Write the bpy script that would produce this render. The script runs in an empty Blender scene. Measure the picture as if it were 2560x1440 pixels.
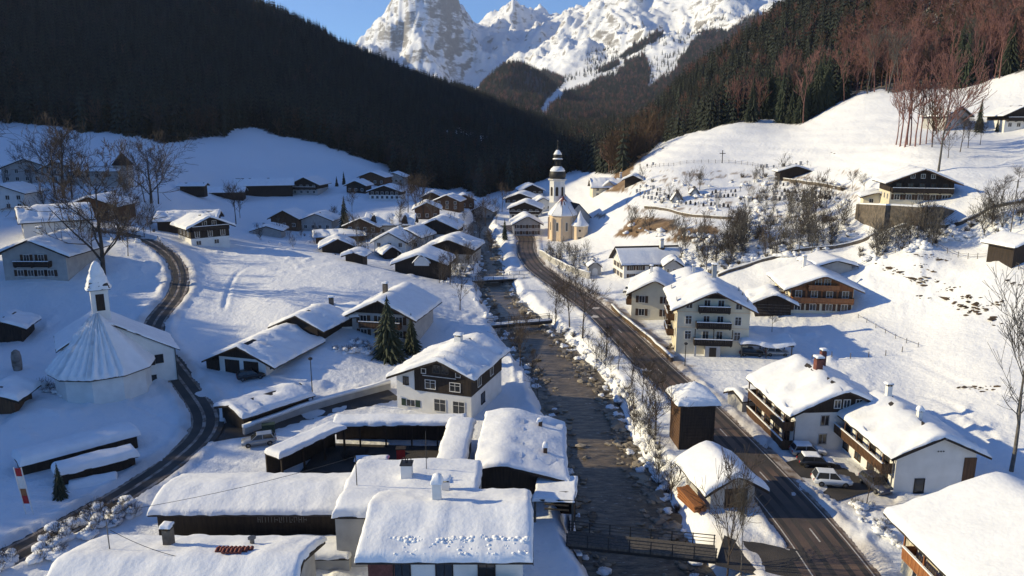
import bpy, bmesh, math, random
import numpy as np
from mathutils import Vector, Matrix
random.seed(7); RNG = np.random.default_rng(7)
scene = bpy.context.scene
COL = scene.collection
# ---------------------------------------------------------------- camera
CAM_H = 40.0; PITCH = math.radians(12.3); FPX = 1828.0
cam_d = bpy.data.cameras.new('camera'); cam = bpy.data.objects.new('camera', cam_d); COL.objects.link(cam)
cam_d.sensor_width = 36.0; cam_d.lens = 36.0 * FPX / 2560.0
cam_d.clip_start = 0.5; cam_d.clip_end = 30000
cam.location = (0, 0, CAM_H); cam.rotation_euler = (math.pi / 2 - PITCH, 0, 0)
scene.camera = cam
# ---------------------------------------------------------------- world, sun, exposure
SUN_EL = math.radians(22.5); SUN_AZ = math.atan2(-1.0, 0.10)      # azimuth from +Y towards +X
world = bpy.data.worlds.new('World'); scene.world = world; world.use_nodes = True
nt = world.node_tree; bg = nt.nodes['Background']
sky = nt.nodes.new('ShaderNodeTexSky'); sky.sky_type = 'NISHITA'; sky.sun_disc = False
sky.sun_elevation = SUN_EL; sky.sun_rotation = SUN_AZ; sky.altitude = 700; sky.air_density = 0.85; sky.dust_density = 0.0; sky.ozone_density = 8.0
nt.links.new(sky.outputs[0], bg.inputs[0]); bg.inputs[1].default_value = 0.13
sl = bpy.data.lights.new('sun', 'SUN'); sun = bpy.data.objects.new('sun', sl); COL.objects.link(sun)
sl.energy = 4.7; sl.angle = math.radians(0.55); sl.color = (1.0, 0.855, 0.54)
sdir = Vector((math.sin(SUN_AZ) * math.cos(SUN_EL), math.cos(SUN_AZ) * math.cos(SUN_EL), math.sin(SUN_EL)))
sun.rotation_euler = sdir.to_track_quat('Z', 'Y').to_euler(); sun.location = (-200, 20, 200)
scene.view_settings.view_transform = 'Standard'; scene.view_settings.look = 'None'
scene.view_settings.exposure = 0.45; scene.view_settings.gamma = 1.0
scene.render.engine = 'CYCLES'
scene.cycles.max_bounces = 5; scene.cycles.diffuse_bounces = 3; scene.cycles.glossy_bounces = 2
scene.cycles.transmission_bounces = 2; scene.cycles.caustics_reflective = False; scene.cycles.caustics_refractive = False

# ---------------------------------------------------------------- materials
def _n(nt, t, **k):
    n = nt.nodes.new(t)
    for a, v in k.items(): setattr(n, a, v)
    return n
def pm(name, c1, c2=None, scale=4.0, rough=0.8, bump=0.0, bscale=None, detail=4.0, stretch=(1,1,1), rand=0.0, spec=0.3, metal=0.0, pos=(0.35, 0.65)):
    """procedural material: two colours mixed by noise, optional bump, optional per-object value change"""
    m = bpy.data.materials.new(name); m.use_nodes = True; nt = m.node_tree; b = nt.nodes['Principled BSDF']
    b.inputs['Roughness'].default_value = rough; b.inputs['Specular IOR Level'].default_value = spec; b.inputs['Metallic'].default_value = metal
    tc = _n(nt, 'ShaderNodeTexCoord'); mp = _n(nt, 'ShaderNodeMapping'); mp.inputs['Scale'].default_value = stretch
    nt.links.new(tc.outputs['Object'], mp.inputs['Vector'])
    c2 = c2 or tuple(v * 0.8 for v in c1)
    no = _n(nt, 'ShaderNodeTexNoise'); no.inputs['Scale'].default_value = scale; no.inputs['Detail'].default_value = detail
    nt.links.new(mp.outputs[0], no.inputs['Vector'])
    cr = _n(nt, 'ShaderNodeValToRGB'); cr.color_ramp.elements[0].position = pos[0]; cr.color_ramp.elements[1].position = pos[1]
    cr.color_ramp.elements[0].color = (*c1, 1); cr.color_ramp.elements[1].color = (*c2, 1)
    nt.links.new(no.outputs['Fac'], cr.inputs[0]); out = cr.outputs[0]
    if rand:
        oi = _n(nt, 'ShaderNodeObjectInfo'); mr = _n(nt, 'ShaderNodeMapRange'); mr.inputs[3].default_value = 1 - rand; mr.inputs[4].default_value = 1 + rand
        nt.links.new(oi.outputs['Random'], mr.inputs[0]); hs = _n(nt, 'ShaderNodeHueSaturation'); nt.links.new(mr.outputs[0], hs.inputs['Value'])
        nt.links.new(out, hs.inputs['Color']); out = hs.outputs[0]
    nt.links.new(out, b.inputs['Base Color'])
    if bump:
        n2 = _n(nt, 'ShaderNodeTexNoise'); n2.inputs['Scale'].default_value = bscale or scale * 3; n2.inputs['Detail'].default_value = 5
        nt.links.new(mp.outputs[0], n2.inputs['Vector'])
        bp = _n(nt, 'ShaderNodeBump'); bp.inputs['Strength'].default_value = bump; bp.inputs['Distance'].default_value = 0.3
        nt.links.new(n2.outputs['Fac'], bp.inputs['Height']); nt.links.new(bp.outputs[0], b.inputs['Normal'])
    return m
M = {}
M['snow'] = pm('snow', (0.84, 0.85, 0.87), (0.78, 0.795, 0.82), 0.35, 0.75, 0.35, 1.6, spec=0.2)
M['roof_snow'] = pm('roof_snow', (0.86, 0.865, 0.88), (0.80, 0.81, 0.83), 0.8, 0.75, 0.22, 2.0, spec=0.2)
M['asphalt'] = pm('asphalt', (0.035, 0.034, 0.034), (0.075, 0.064, 0.056), 0.25, 0.75, 0.2, 6)
M['wet_asphalt'] = pm('wet_asphalt', (0.05, 0.044, 0.040), (0.15, 0.098, 0.070), 0.16, 0.6, 0.15, 5, spec=0.4, detail=7)
M['slush'] = pm('slush', (0.14, 0.10, 0.075), (0.38, 0.33, 0.29), 0.9, 0.8, 0.3, 3)
M['paint'] = pm('paint', (0.62, 0.58, 0.52), (0.4, 0.37, 0.33), 3, 0.7)
M['white_wall'] = pm('white_wall', (0.74, 0.73, 0.70), (0.66, 0.65, 0.62), 0.7, 0.9, 0.05, 8)
M['cream_wall'] = pm('cream_wall', (0.70, 0.63, 0.47), (0.62, 0.56, 0.43), 0.7, 0.9, 0.05, 8)
M['yellow_wall'] = pm('yellow_wall', (0.70, 0.54, 0.36), (0.62, 0.48, 0.33), 0.7, 0.9, 0.05, 8)
M['grey_wall'] = pm('grey_wall', (0.44, 0.43, 0.41), (0.36, 0.35, 0.34), 0.8, 0.9, 0.06, 8)
M['dark_wood'] = pm('dark_wood', (0.040, 0.028, 0.021), (0.022, 0.016, 0.013), 1.5, 0.75, 0.3, 9, stretch=(3, 3, 0.4))
M['brown_wood'] = pm('brown_wood', (0.13, 0.068, 0.035), (0.075, 0.040, 0.022), 1.5, 0.7, 0.3, 9, stretch=(3, 3, 0.4))
M['orange_wood'] = pm('orange_wood', (0.36, 0.15, 0.055), (0.24, 0.095, 0.04), 1.5, 0.65, 0.2, 9, stretch=(3, 3, 0.4))
M['grey_wood'] = pm('grey_wood', (0.13, 0.115, 0.10), (0.07, 0.062, 0.055), 1.5, 0.8, 0.3, 9, stretch=(3, 3, 0.4))
M['roof_dark'] = pm('roof_dark', (0.055, 0.045, 0.040), (0.03, 0.026, 0.024), 2, 0.8)
M['red_tile'] = pm('red_tile', (0.22, 0.060, 0.045), (0.13, 0.035, 0.03), 3, 0.75)
M['glass'] = pm('glass', (0.02, 0.023, 0.027), (0.035, 0.038, 0.042), 1.0, 0.12, spec=0.6)
M['white_trim'] = pm('white_trim', (0.72, 0.70, 0.66), (0.62, 0.60, 0.56), 3, 0.6)
M['shutter_brown'] = pm('shutter_brown', (0.085, 0.048, 0.028), (0.055, 0.03, 0.02), 6, 0.7)
M['shutter_green'] = pm('shutter_green', (0.025, 0.05, 0.035), (0.018, 0.035, 0.026), 6, 0.7)
M['stone'] = pm('stone', (0.17, 0.14, 0.11), (0.085, 0.072, 0.06), 1.2, 0.9, 0.5, 3)
M['river_stone'] = pm('river_stone', (0.36, 0.31, 0.24), (0.12, 0.10, 0.08), 0.35, 0.75, 0.3, 3)
M['earth'] = pm('earth', (0.13, 0.085, 0.05), (0.07, 0.047, 0.03), 0.7, 0.95, 0.5, 3)
M['metal'] = pm('metal', (0.16, 0.16, 0.165), (0.10, 0.10, 0.105), 3, 0.45, metal=0.5)
M['dark_metal'] = pm('dark_metal', (0.03, 0.03, 0.032), (0.02, 0.02, 0.022), 3, 0.5)
M['copper'] = pm('copper', (0.035, 0.033, 0.030), (0.022, 0.022, 0.021), 2, 0.55)
M['bark'] = pm('bark', (0.085, 0.065, 0.052), (0.045, 0.035, 0.029), 3, 0.9, 0.2, 10)
M['bark_red'] = pm('bark_red', (0.25, 0.125, 0.108), (0.13, 0.065, 0.058), 1.5, 0.9, rand=0.25)
M['bark_grey'] = pm('bark_grey', (0.13, 0.12, 0.108), (0.075, 0.068, 0.06), 1.5, 0.9, rand=0.2)
M['needle'] = pm('needle', (0.022, 0.034, 0.020), (0.040, 0.048, 0.027), 0.6, 0.8, rand=0.3)
M['needle_far'] = pm('needle_far', (0.018, 0.027, 0.018), (0.034, 0.038, 0.026), 0.25, 0.85, rand=0.5)
M['rust_leaf'] = pm('rust_leaf', (0.10, 0.062, 0.038), (0.06, 0.040, 0.027), 0.4, 0.9, rand=0.35)
M['red'] = pm('red', (0.42, 0.03, 0.03), (0.33, 0.025, 0.025), 3, 0.7)
M['red_brick'] = pm('red_brick', (0.20, 0.075, 0.06), (0.13, 0.05, 0.04), 3, 0.85, 0.2, 12)
M['rubber'] = pm('rubber', (0.02, 0.02, 0.02), (0.015, 0.015, 0.015), 5, 0.8)
M['car_white'] = pm('car_white', (0.72, 0.73, 0.74), (0.66, 0.67, 0.68), 1, 0.3, spec=0.5)
M['car_silver'] = pm('car_silver', (0.36, 0.37, 0.38), (0.30, 0.31, 0.32), 1, 0.3, spec=0.5, metal=0.3)
M['car_dark'] = pm('car_dark', (0.03, 0.03, 0.033), (0.02, 0.02, 0.022), 1, 0.3, spec=0.5)
M['car_blue'] = pm('car_blue', (0.05, 0.06, 0.10), (0.04, 0.045, 0.07), 1, 0.3, spec=0.5)

# ---------------------------------------------------------------- noise
def _hash(ix, iy, s):
    h = (ix.astype(np.int64) * 374761393 + iy.astype(np.int64) * 668265263 + s * 1442695041) & 0xFFFFFFFF
    h = ((h ^ (h >> 13)) * 1274126177) & 0xFFFFFFFF
    return ((h ^ (h >> 16)) & 0xFFFF) / 65535.0
def vnoise(x, y, s=0):
    x = np.asarray(x, float); y = np.asarray(y, float)
    ix = np.floor(x); iy = np.floor(y); fx = x - ix; fy = y - iy
    ux = fx * fx * fx * (fx * (fx * 6 - 15) + 10); uy = fy * fy * fy * (fy * (fy * 6 - 15) + 10)
    a = _hash(ix, iy, s); b = _hash(ix + 1, iy, s); c = _hash(ix, iy + 1, s); d = _hash(ix + 1, iy + 1, s)
    return (a + (b - a) * ux) * (1 - uy) + (c + (d - c) * ux) * uy
def fbm(x, y, o=4, s=0, g=0.5):
    v = 0; a = 1; t = 0
    for k in range(o):
        v = v + a * (vnoise(x, y, s + k * 17) * 2 - 1); t += a; a *= g; x = np.asarray(x) * 2.03 + 5.3; y = np.asarray(y) * 2.03 + 1.7
    return v / t
def ridged(x, y, o=5, s=0, g=0.5):
    v = 0; a = 1; t = 0
    for k in range(o):
        n = 1 - np.abs(vnoise(x, y, s + k * 13) * 2 - 1); v = v + a * n * n; t += a; a *= g; x = np.asarray(x) * 2.1 + 3.1; y = np.asarray(y) * 2.1 + 7.7
    return v / t
def gnoise(x, y, s=0):
    x = np.asarray(x, float); y = np.asarray(y, float); ix = np.floor(x); iy = np.floor(y); fx = x - ix; fy = y - iy
    u = fx * fx * fx * (fx * (fx * 6 - 15) + 10); v = fy * fy * fy * (fy * (fy * 6 - 15) + 10)
    def g(a, b): t = _hash(ix + a, iy + b, s) * 6.28318; return np.cos(t) * (fx - a) + np.sin(t) * (fy - b)
    return ((g(0, 0) * (1 - u) + g(1, 0) * u) * (1 - v) + (g(0, 1) * (1 - u) + g(1, 1) * u) * v) * 1.5
def crest(x, y, o=6, s=0, g=0.5):
    """sharp-crested mountain relief, detail gathering on the crests"""
    v = 0; a = 1.0; w = 1.0; t = 0
    for k in range(o):
        n = (1 - np.abs(gnoise(x, y, s + 19 * k))) ** 2 * w; v = v + a * n; t += a; w = np.clip(n * 1.6, 0, 1); a *= g; x = np.asarray(x) * 2.07 + 3.3; y = np.asarray(y) * 2.07 + 9.1
    return v / t
def sstep(a, b, x):
    t = np.clip((x - a) / (b - a), 0, 1); return t * t * (3 - 2 * t)

# ---------------------------------------------------------------- rays: a point of the photograph (2560 px wide) to the place
CP, SP = math.cos(PITCH), math.sin(PITCH)
def ray(px, py):
    xc = (px - 1280) / FPX; yc = (720 - py) / FPX
    return np.array([xc, CP + yc * SP, -SP + yc * CP])
def pz(px, py, z):
    d = ray(px, py); t = (z - CAM_H) / d[2]; return Vector((d[0] * t, d[1] * t, z))
def pd(px, py, Y):
    d = ray(px, py); t = Y / d[1]; return Vector((d[0] * t, Y, CAM_H + d[2] * t))

# ---------------------------------------------------------------- terrain: heights fitted through surveyed spots
SPOTS = []   # (x, y, z)
def W(*p):
    for q in p: SPOTS.append(q)
def D(*p):   # (px, py, depth)
    for q in p:
        v = pd(*q[:3]); SPOTS.append((v.x, v.y, v.z - (q[3] if len(q) > 3 else 0)))
# valley floor
W((-30,30,0),(0,30,0),(30,30,0),(60,30,0),(90,45,1),(-20,60,0),(20,60,0),(40,60,0),(-30,85,0),(0,85,0),(30,85,0),(55,80,0),(-15,110,0),
  (10,110,0),(35,110,0),(20,140,0.2),(5,140,0),(-20,130,0.3),(40,135,0.6),(28,165,0.3),(10,190,0.6),(26,196,0.8),(0,215,1),(-10,180,0.8),
  (-30,205,1.5),(8,250,2),(-5,300,3),(15,330,4),(0,420,6),(20,520,10),(60,700,16),(90,1000,26),(120,1500,45))
# near left
W((-62,60,1.0),(-75,80,1.5),(-45,75,0.3),(-60,100,2.0),(-80,105,3.0),(-48,95,0.6),(-48,108,1.0))
D((350,832,124),(440,700,152),(455,760,138),(385,615,172),(80,697,148),(20,800,135),(250,790,135),(230,640,160),(150,590,178),(500,617,184),
  (620,740,146),(560,760,140),(720,790,132),(850,720,152),(560,880,120),(480,860,122))
# mound top and what lies behind it
D((500,650,172),(620,645,176),(760,650,178),(880,660,180),(980,690,172),(1060,740,155),(1000,800,140))
W((-75,205,8),(-45,205,4),(-20,195,1.5),(-100,215,12))
D((700,600,235),(850,600,240),(1000,575,245),(600,560,255),(950,520,300),(760,500,320),(540,490,310),(1100,530,290),(1180,520,330))
# left houses, meadow, forest edge
D((20,520,215),(250,540,205),(150,450,255),(300,455,255),(420,500,240),(450,430,320),(250,400,320),(50,400,290),
  (0,305,400),(200,330,380),(430,357,380),(600,322,430),(800,366,430),(970,412,440),(750,430,380),(900,450,370),(1080,470,460))
# left mountain
W((-470,380,165),(-540,420,225),(-700,480,330),(-600,300,150),(-420,260,75),(-330,235,45),(-900,300,330),(-900,700,430),(-1200,1000,500),(-330,150,62),(-420,60,110),(-700,100,190))
D((0,150,520),(0,0,660,10),(300,100,620,10),(300,250,450,5),(650,0,830,20),(500,130,640,10),(650,250,560,5),(920,130,920,20),(900,280,620,8),(1050,180,1010,20),
  (1200,235,1120,18),(1380,300,1280,16),(1100,330,700,8),(1250,400,640,10),(1000,300,720,8))
W((-430,1300,120),(-250,1500,70),(-60,1500,40),(-700,1000,330),(-900,1500,380),(-600,1600,160),(30,1690,40))
# wooded spur beyond the left edge of the picture
W((-120,40,10),(-140,70,18),(-150,105,26),(-165,135,36),(-190,90,44),(-200,130,50),(-240,100,58),(-260,60,60),(-230,160,26),(-160,165,17),(-190,205,19),(-140,185,15),(-300,205,36),(-200,30,32))
# right: church hill, cemetery, pasture, forest edge
D((1450,600,246),(1500,560,252),(1530,500,270),(1560,620,215),(1620,570,222),(1600,640,202),(1720,610,196),(1700,520,235),(1700,450,258),(1805,412,275),(1620,430,285),(1560,450,300),
  (1650,372,340),(1850,308,335),(2000,312,322),(1950,440,250),(1950,520,218),(2100,500,205),(1900,600,190),(2080,590,180),(2080,400,245),
  (1830,662,178),(2000,630,172),(2200,582,168),(1700,690,180),(1950,690,164),(2120,690,158),
  (2300,512,175),(2220,560,168),(2400,560,162),(2480,540,158),(2560,480,168),(2345,424,190),(2270,365,215),(2400,360,215),(2540,320,235),(2450,440,182),
  (2150,240,312),(2250,232,300),(2400,222,288),(2560,186,265),(2200,320,262),
  (2050,790,145),(2200,780,141),(2300,800,134),(2500,800,124),(2300,650,150),(2500,650,138),(2400,612,156),(2550,570,150),(2450,602,154),(2300,950,112),(2500,950,104),(2400,870,118),(2150,880,124))
W((62,95,0.6),(75,80,1.0),(110,100,9),(130,140,26),(170,170,45),(200,120,45),(250,200,85),(150,60,15))
# right mountain
D((2560,100,330,10),(2300,100,400,10),(2000,150,480,12),(1900,30,660,20),(1750,230,620,12),(1700,195,720,16),(1580,312,780,14),(1800,290,400,5),(1650,340,500,8),(1480,400,640,10))
W((330,400,190),(420,600,270),(270,850,105),(600,500,360),(360,1200,120),(600,1000,380),(260,1500,45),(480,1600,120),(180,1100,38))
SPOTS = np.array(SPOTS)
def _warp(x, y):
    r = np.hypot(x, y); return np.stack([np.arctan2(x, y) * 1.6, np.log(r)], -1), r
def _phi(d2): return 0.5 * d2 * np.log(d2 + 1e-12)
def tps_fit(pts, lam=1e-4):
    q, r = _warp(pts[:, 0], pts[:, 1]); n = len(q); d2 = ((q[:, None] - q[None]) ** 2).sum(-1)
    A = np.zeros((n + 3, n + 3)); A[:n, :n] = _phi(d2) + lam * np.eye(n); P = np.c_[np.ones(n), q]; A[:n, n:] = P; A[n:, :n] = P.T
    return q, np.linalg.solve(A, np.r_[pts[:, 2] / r, 0, 0, 0])
def tps_eval(fit, x, y):
    q, w = fit; p, r = _warp(x, y); p = p.reshape(-1, 2); out = np.empty(len(p)); n = len(q)
    for i in range(0, len(p), 20000):
        c = p[i:i + 20000]; d2 = ((c[:, None] - q[None]) ** 2).sum(-1)
        out[i:i + 20000] = _phi(d2) @ w[:n] + w[n] + c @ w[n + 1:]
    return (out.reshape(r.shape)) * r
FIT = tps_fit(SPOTS)
AZ = np.radians(np.concatenate([np.linspace(-86, -40, 60, endpoint=False), np.linspace(-40, 40, 620, endpoint=False), np.linspace(40, 80, 40)]))
LR = np.linspace(math.log(30), math.log(1700), 520)
GA, GL = np.meshgrid(AZ, LR, indexing='ij'); GR = np.exp(GL); GX = GR * np.sin(GA); GY = GR * np.cos(GA)
def make_base():
    sa = slice(None, None, 4); sr = slice(None, None, 4)
    # evaluate on a coarser grid, then spread it linearly to the full one
    a = np.r_[AZ[::4], AZ[-1]]; l = np.r_[LR[::4], LR[-1]]
    A, L = np.meshgrid(a, l, indexing='ij'); R = np.exp(L)
    Zc = tps_eval(FIT, R * np.sin(A), R * np.cos(A)) / R
    tmp = np.stack([np.interp(LR, l, Zc[i]) for i in range(len(a))], 0)
    return np.stack([np.interp(AZ, a, tmp[:, j]) for j in range(len(LR))], 1) * GR
ZG = make_base()
ZG = ZG + fbm(GX / 14, GY / 14, 3, 3) * 0.35 * sstep(50, 120, GR) + fbm(GX / 60, GY / 60, 3, 9) * 0.02 * np.clip(GR - 300, 0, 500)
IA = np.arange(len(AZ)); IL = np.arange(len(LR))
def Z(x, y):
    a = np.interp(np.arctan2(x, y), AZ, IA); l = np.interp(np.log(np.hypot(x, y)), LR, IL)
    i = np.clip(np.floor(a).astype(int), 0, len(AZ) - 2); j = np.clip(np.floor(l).astype(int), 0, len(LR) - 2); fa = a - i; fl = l - j
    return (ZG[i, j] * (1 - fa) + ZG[i + 1, j] * fa) * (1 - fl) + (ZG[i, j + 1] * (1 - fa) + ZG[i + 1, j + 1] * fa) * fl
def gp(px, py, far=1600.0):
    """where the line of sight through a point of the photograph meets the ground"""
    d = ray(px, py); t = np.geomspace(32, far, 1400); x, y, z = d[0] * t, d[1] * t, CAM_H + d[2] * t
    h = z - Z(x, y); k = np.argmax(h < 0)
    if not (h < 0).any(): k = len(t) - 1
    a, b = t[max(k - 1, 0)], t[k]
    for _ in range(24):
        m = (a + b) / 2
        if CAM_H + d[2] * m > Z(np.array(d[0] * m), np.array(d[1] * m)): a = m
        else: b = m
    return Vector((d[0] * a, d[1] * a, CAM_H + d[2] * a))
def onground(x, y, dz=0.0): return Vector((x, y, float(Z(np.array(float(x)), np.array(float(y)))) + dz))

# ---------------------------------------------------------------- river and roads: centre lines, then carved into the ground
def resample(pts, step):
    pts = np.array([tuple(p) for p in pts], float); seg = np.hypot(*np.diff(pts[:, :2], axis=0).T); s = np.r_[0, np.cumsum(seg)]
    u = np.linspace(0, s[-1], max(2, int(s[-1] / step)))
    P = np.stack([np.interp(u, s, pts[:, k]) for k in range(pts.shape[1])], 1)
    for _ in range(6):
        Q = P.copy(); Q[1:-1] = (P[:-2] + 2 * P[1:-1] + P[2:]) / 4; P = Q
    return P
def nearest(P, x, y):
    """distance to polyline P, index along it, and side (+ right of travel)"""
    best = np.full(x.shape, 1e9); idx = np.zeros(x.shape); side = np.zeros(x.shape)
    for i in range(len(P) - 1):
        ax, ay = P[i, :2]; bx, by = P[i + 1, :2]; dx, dy = bx - ax, by - ay; L2 = dx * dx + dy * dy + 1e-9
        t = np.clip(((x - ax) * dx + (y - ay) * dy) / L2, 0, 1); ex = x - ax - t * dx; ey = y - ay - t * dy; d = np.hypot(ex, ey)
        m = d < best; best = np.where(m, d, best); idx = np.where(m, i + t, idx); side = np.where(m, np.sign(dx * ey - dy * ex) * -1, side)
    return best, idx, side
RIV_Z0, RIV_DZ = -2.6, 0.016       # water level at y = 70 and its rise per metre upstream
def rwz(y): return RIV_Z0 + RIV_DZ * (y - 70)
_rl = [(1650,1700),(1560,1560),(1500,1440),(1440,1330),(1425,1250),(1400,1150),(1380,1050),(1352,960),(1305,900),(1268,850),(1240,800),(1218,760),(1205,720),(1205,690),(1212,665)]
_rr = [(1950,1700),(1850,1560),(1770,1440),(1690,1330),(1648,1250),(1592,1150),(1552,1050),(1505,960),(1455,900),(1400,850),(1345,800),(1300,760),(1270,720),(1255,690),(1250,665)]
RIV = []
for a, b in zip(_rl, _rr):
    zz = -2.4
    for _ in range(4):
        p, q = pz(*a, zz), pz(*b, zz); zz = rwz((p.y + q.y) / 2)
    RIV.append(((p.x + q.x) / 2, (p.y + q.y) / 2, (p - q).length / 2))
RIV.append((-8, 240, 4)); RIV.append((-14, 290, 3.5)); RIV.append((-10, 360, 3))
RIV = resample(RIV, 2.5)
ROAD = {}
def road(key, pix, hw, pre=(), post=(), step=2.5):
    pts = [(*p, 0) if len(p) == 2 else p for p in pre] + [tuple(gp(*p)) for p in pix] + list(post)
    P = resample([(p[0], p[1], 0) for p in pts], step); z = Z(P[:, 0], P[:, 1])
    k = np.ones(9) / 9; z = np.convolve(np.pad(z, 4, mode='edge'), k, 'valid'); P[:, 2] = z
    ROAD[key] = (P, hw); return P
road('main_road', [(2115,1440),(2085,1400),(2010,1300),(1918,1200),(1845,1120),(1730,1000),(1622,900),(1572,850),(1522,800),(1475,760),(1430,730),(1384,700),(1342,670),(1320,640),(1312,615),(1320,596)], 3.3, pre=[(31,30),(30,46)], post=[(4,262,0),(-2,285,0)])
road('village_lane', [(0,1405),(100,1352),(200,1300),(330,1228),(420,1165),(490,1110),(528,1070),(515,1030),(480,985),(445,940),(405,885),(365,838),(400,785),(440,745),(455,695),(437,648),(395,612),(340,588)], 1.9, post=[(-110,185,0),(-135,200,0)])
road('courtyard_lane', [(535,1082),(600,1088),(690,1050),(790,1022),(890,1005),(985,985)], 2.9)
road('forecourt', [(1985,1150),(2060,1190),(2150,1235)], 3.6)
road('bridge_lane', [(2010,1420),(1930,1392),(1860,1380),(1800,1372)], 2.4)
EDGE = {k: None for k in ROAD}
TRACKS = [[(560,770),(572,720),(590,680),(640,655),(720,645)], [(2560,1010),(2400,960),(2300,900),(2180,860)], [(2000,1010),(2150,960),(2320,980),(2500,1100)], [(30,900),(120,920),(150,960)], [(330,1010),(420,1050),(470,1075)], [(1300,960),(1290,900),(1255,850),(1235,820)],
          [(480,700),(520,720),(620,715),(760,735)], [(2120,700),(2250,720),(2380,760),(2540,770)], [(2300,500),(2200,420),(2060,380),(1900,360)], [(600,420),(700,440),(840,470)], [(700,930),(800,920),(900,925)], [(60,1200),(200,1180),(380,1100)]]
def carve():
    global ZG
    m = (GR < 420)
    x, y = GX[m], GY[m]; z = ZG[m].copy()
    rough = fbm(x / 1.7, y / 1.7, 3, 31); rough2 = fbm(x / 5, y / 5, 2, 41)
    E = np.full(x.shape, 1e9); ZR = np.zeros(x.shape); BK = np.ones(x.shape)
    for k, (P, hw) in ROAD.items():
        d, i, s = nearest(P, x, y); zr = np.interp(i, np.arange(len(P)), P[:, 2])
        e = d - hw - 0.35 * rough2 - 0.12 * rough; m2 = e < E
        E = np.where(m2, e, E); ZR = np.where(m2, zr, ZR); BK = np.where(m2, 0.2 if k in ('forecourt', 'courtyard_lane', 'bridge_lane') else 0.6, BK)
    flat = 1 - sstep(0.0, 6.0, E); z = z * (1 - flat) + (ZR + 0.12) * flat
    bank = np.exp(-((E - 1.1) / 0.7) ** 2) * (0.55 + 0.45 * rough) * (E > 0)
    z = np.where(E < 0, ZR - 0.10, np.where(E < 0.35, ZR - 0.10 + (E / 0.35) * 0.35, z + bank * BK))
    d, i, s = nearest(RIV, x, y); hw = np.interp(i, np.arange(len(RIV)), RIV[:, 2]); wz = rwz(np.interp(i, np.arange(len(RIV)), RIV[:, 1]))
    e = d - hw - 0.8 * rough2 - 0.35 * rough
    lump = (0.5 + 0.5 * rough) * np.exp(-((e - 2.2) / 1.6) ** 2) * 0.7
    bk = np.where(e < 0, wz - 0.7, wz - 0.7 + sstep(0, 3.4, e) * (np.maximum(z, wz + 0.3) - wz + 0.7))
    z = np.where(e < 4, bk, z) + lump
    ZG[m] = z; ROADE = np.full(GX.shape, 9.0); ROADE[m] = np.minimum(E, np.where(e < 1.0, 0.0, 9.0))
    # terracettes on the steep right pasture, drifts, and tracks trodden into the snow
    right = sstep(15, 45, GX) * sstep(120, 150, GY) * (GR < 420); ZG += right * (0.16 * np.sin(ZG * 2.6 + 3 * fbm(GX / 20, GY / 20, 2, 61)) * (0.4 + 0.6 * vnoise(GX / 25, GY / 25, 62)) + 0.22 * fbm(GX / 5, GY / 5, 3, 63))
    pile = np.clip(fbm(GX / 2.3, GY / 2.3, 3, 65) - 0.05, 0, 1) * sstep(0.52, 0.66, vnoise(GX / 13, GY / 13, 66)) * (GR < 210) * (GR > 55); ZG += 0.75 * pile * sstep(0.2, 1.2, ROADE)
    ZG += np.where(GR < 330, 0.16 * fbm(GX / 7, GY / 7, 3, 64), 0)
    for tr in TRACKS:
        P = resample([tuple(gp(*q))[:2] + (0,) for q in tr], 2.0); mm = (GX > P[:, 0].min() - 3) & (GX < P[:, 0].max() + 3) & (GY > P[:, 1].min() - 3) & (GY < P[:, 1].max() + 3)
        dd, _, _ = nearest(P, GX[mm], GY[mm]); ZG[mm] += -0.30 * np.exp(-(dd / 0.42) ** 2) * (0.7 + 0.3 * np.sin(_ * 6)) + 0.12 * np.exp(-((dd - 0.9) / 0.35) ** 2)
    ZG += np.where(GR < 500, fbm(GX / 3.1, GY / 3.1, 3, 77) * 0.10, 0)
carve()

# ---------------------------------------------------------------- mesh helpers
def link(o, parent=None):
    COL.objects.link(o)
    if parent is not None: o.parent = parent
    return o
def mesh_np(name, V, F, mat, smooth=True):
    """V (n,3), F (m,3|4) arrays -> mesh"""
    me = bpy.data.meshes.new(name); V = np.ascontiguousarray(V, np.float32); F = np.ascontiguousarray(F, np.int32)
    me.vertices.add(len(V)); me.vertices.foreach_set('co', V.ravel())
    k = F.shape[1]; me.loops.add(F.size); me.loops.foreach_set('vertex_index', F.ravel())
    me.polygons.add(len(F)); me.polygons.foreach_set('loop_start', np.arange(0, F.size, k, dtype=np.int32)); me.polygons.foreach_set('loop_total', np.full(len(F), k, np.int32))
    me.polygons.foreach_set('use_smooth', np.full(len(F), smooth)); me.update(calc_edges=True)
    if mat is not None: me.materials.append(mat)
    return me
def grid_faces(nu, nv):
    i, j = np.meshgrid(np.arange(nu - 1), np.arange(nv - 1), indexing='ij'); a = (i * nv + j).ravel()
    return np.stack([a, a + nv, a + nv + 1, a + 1], 1)
def structure(o): o['kind'] = 'structure'; return o
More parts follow.
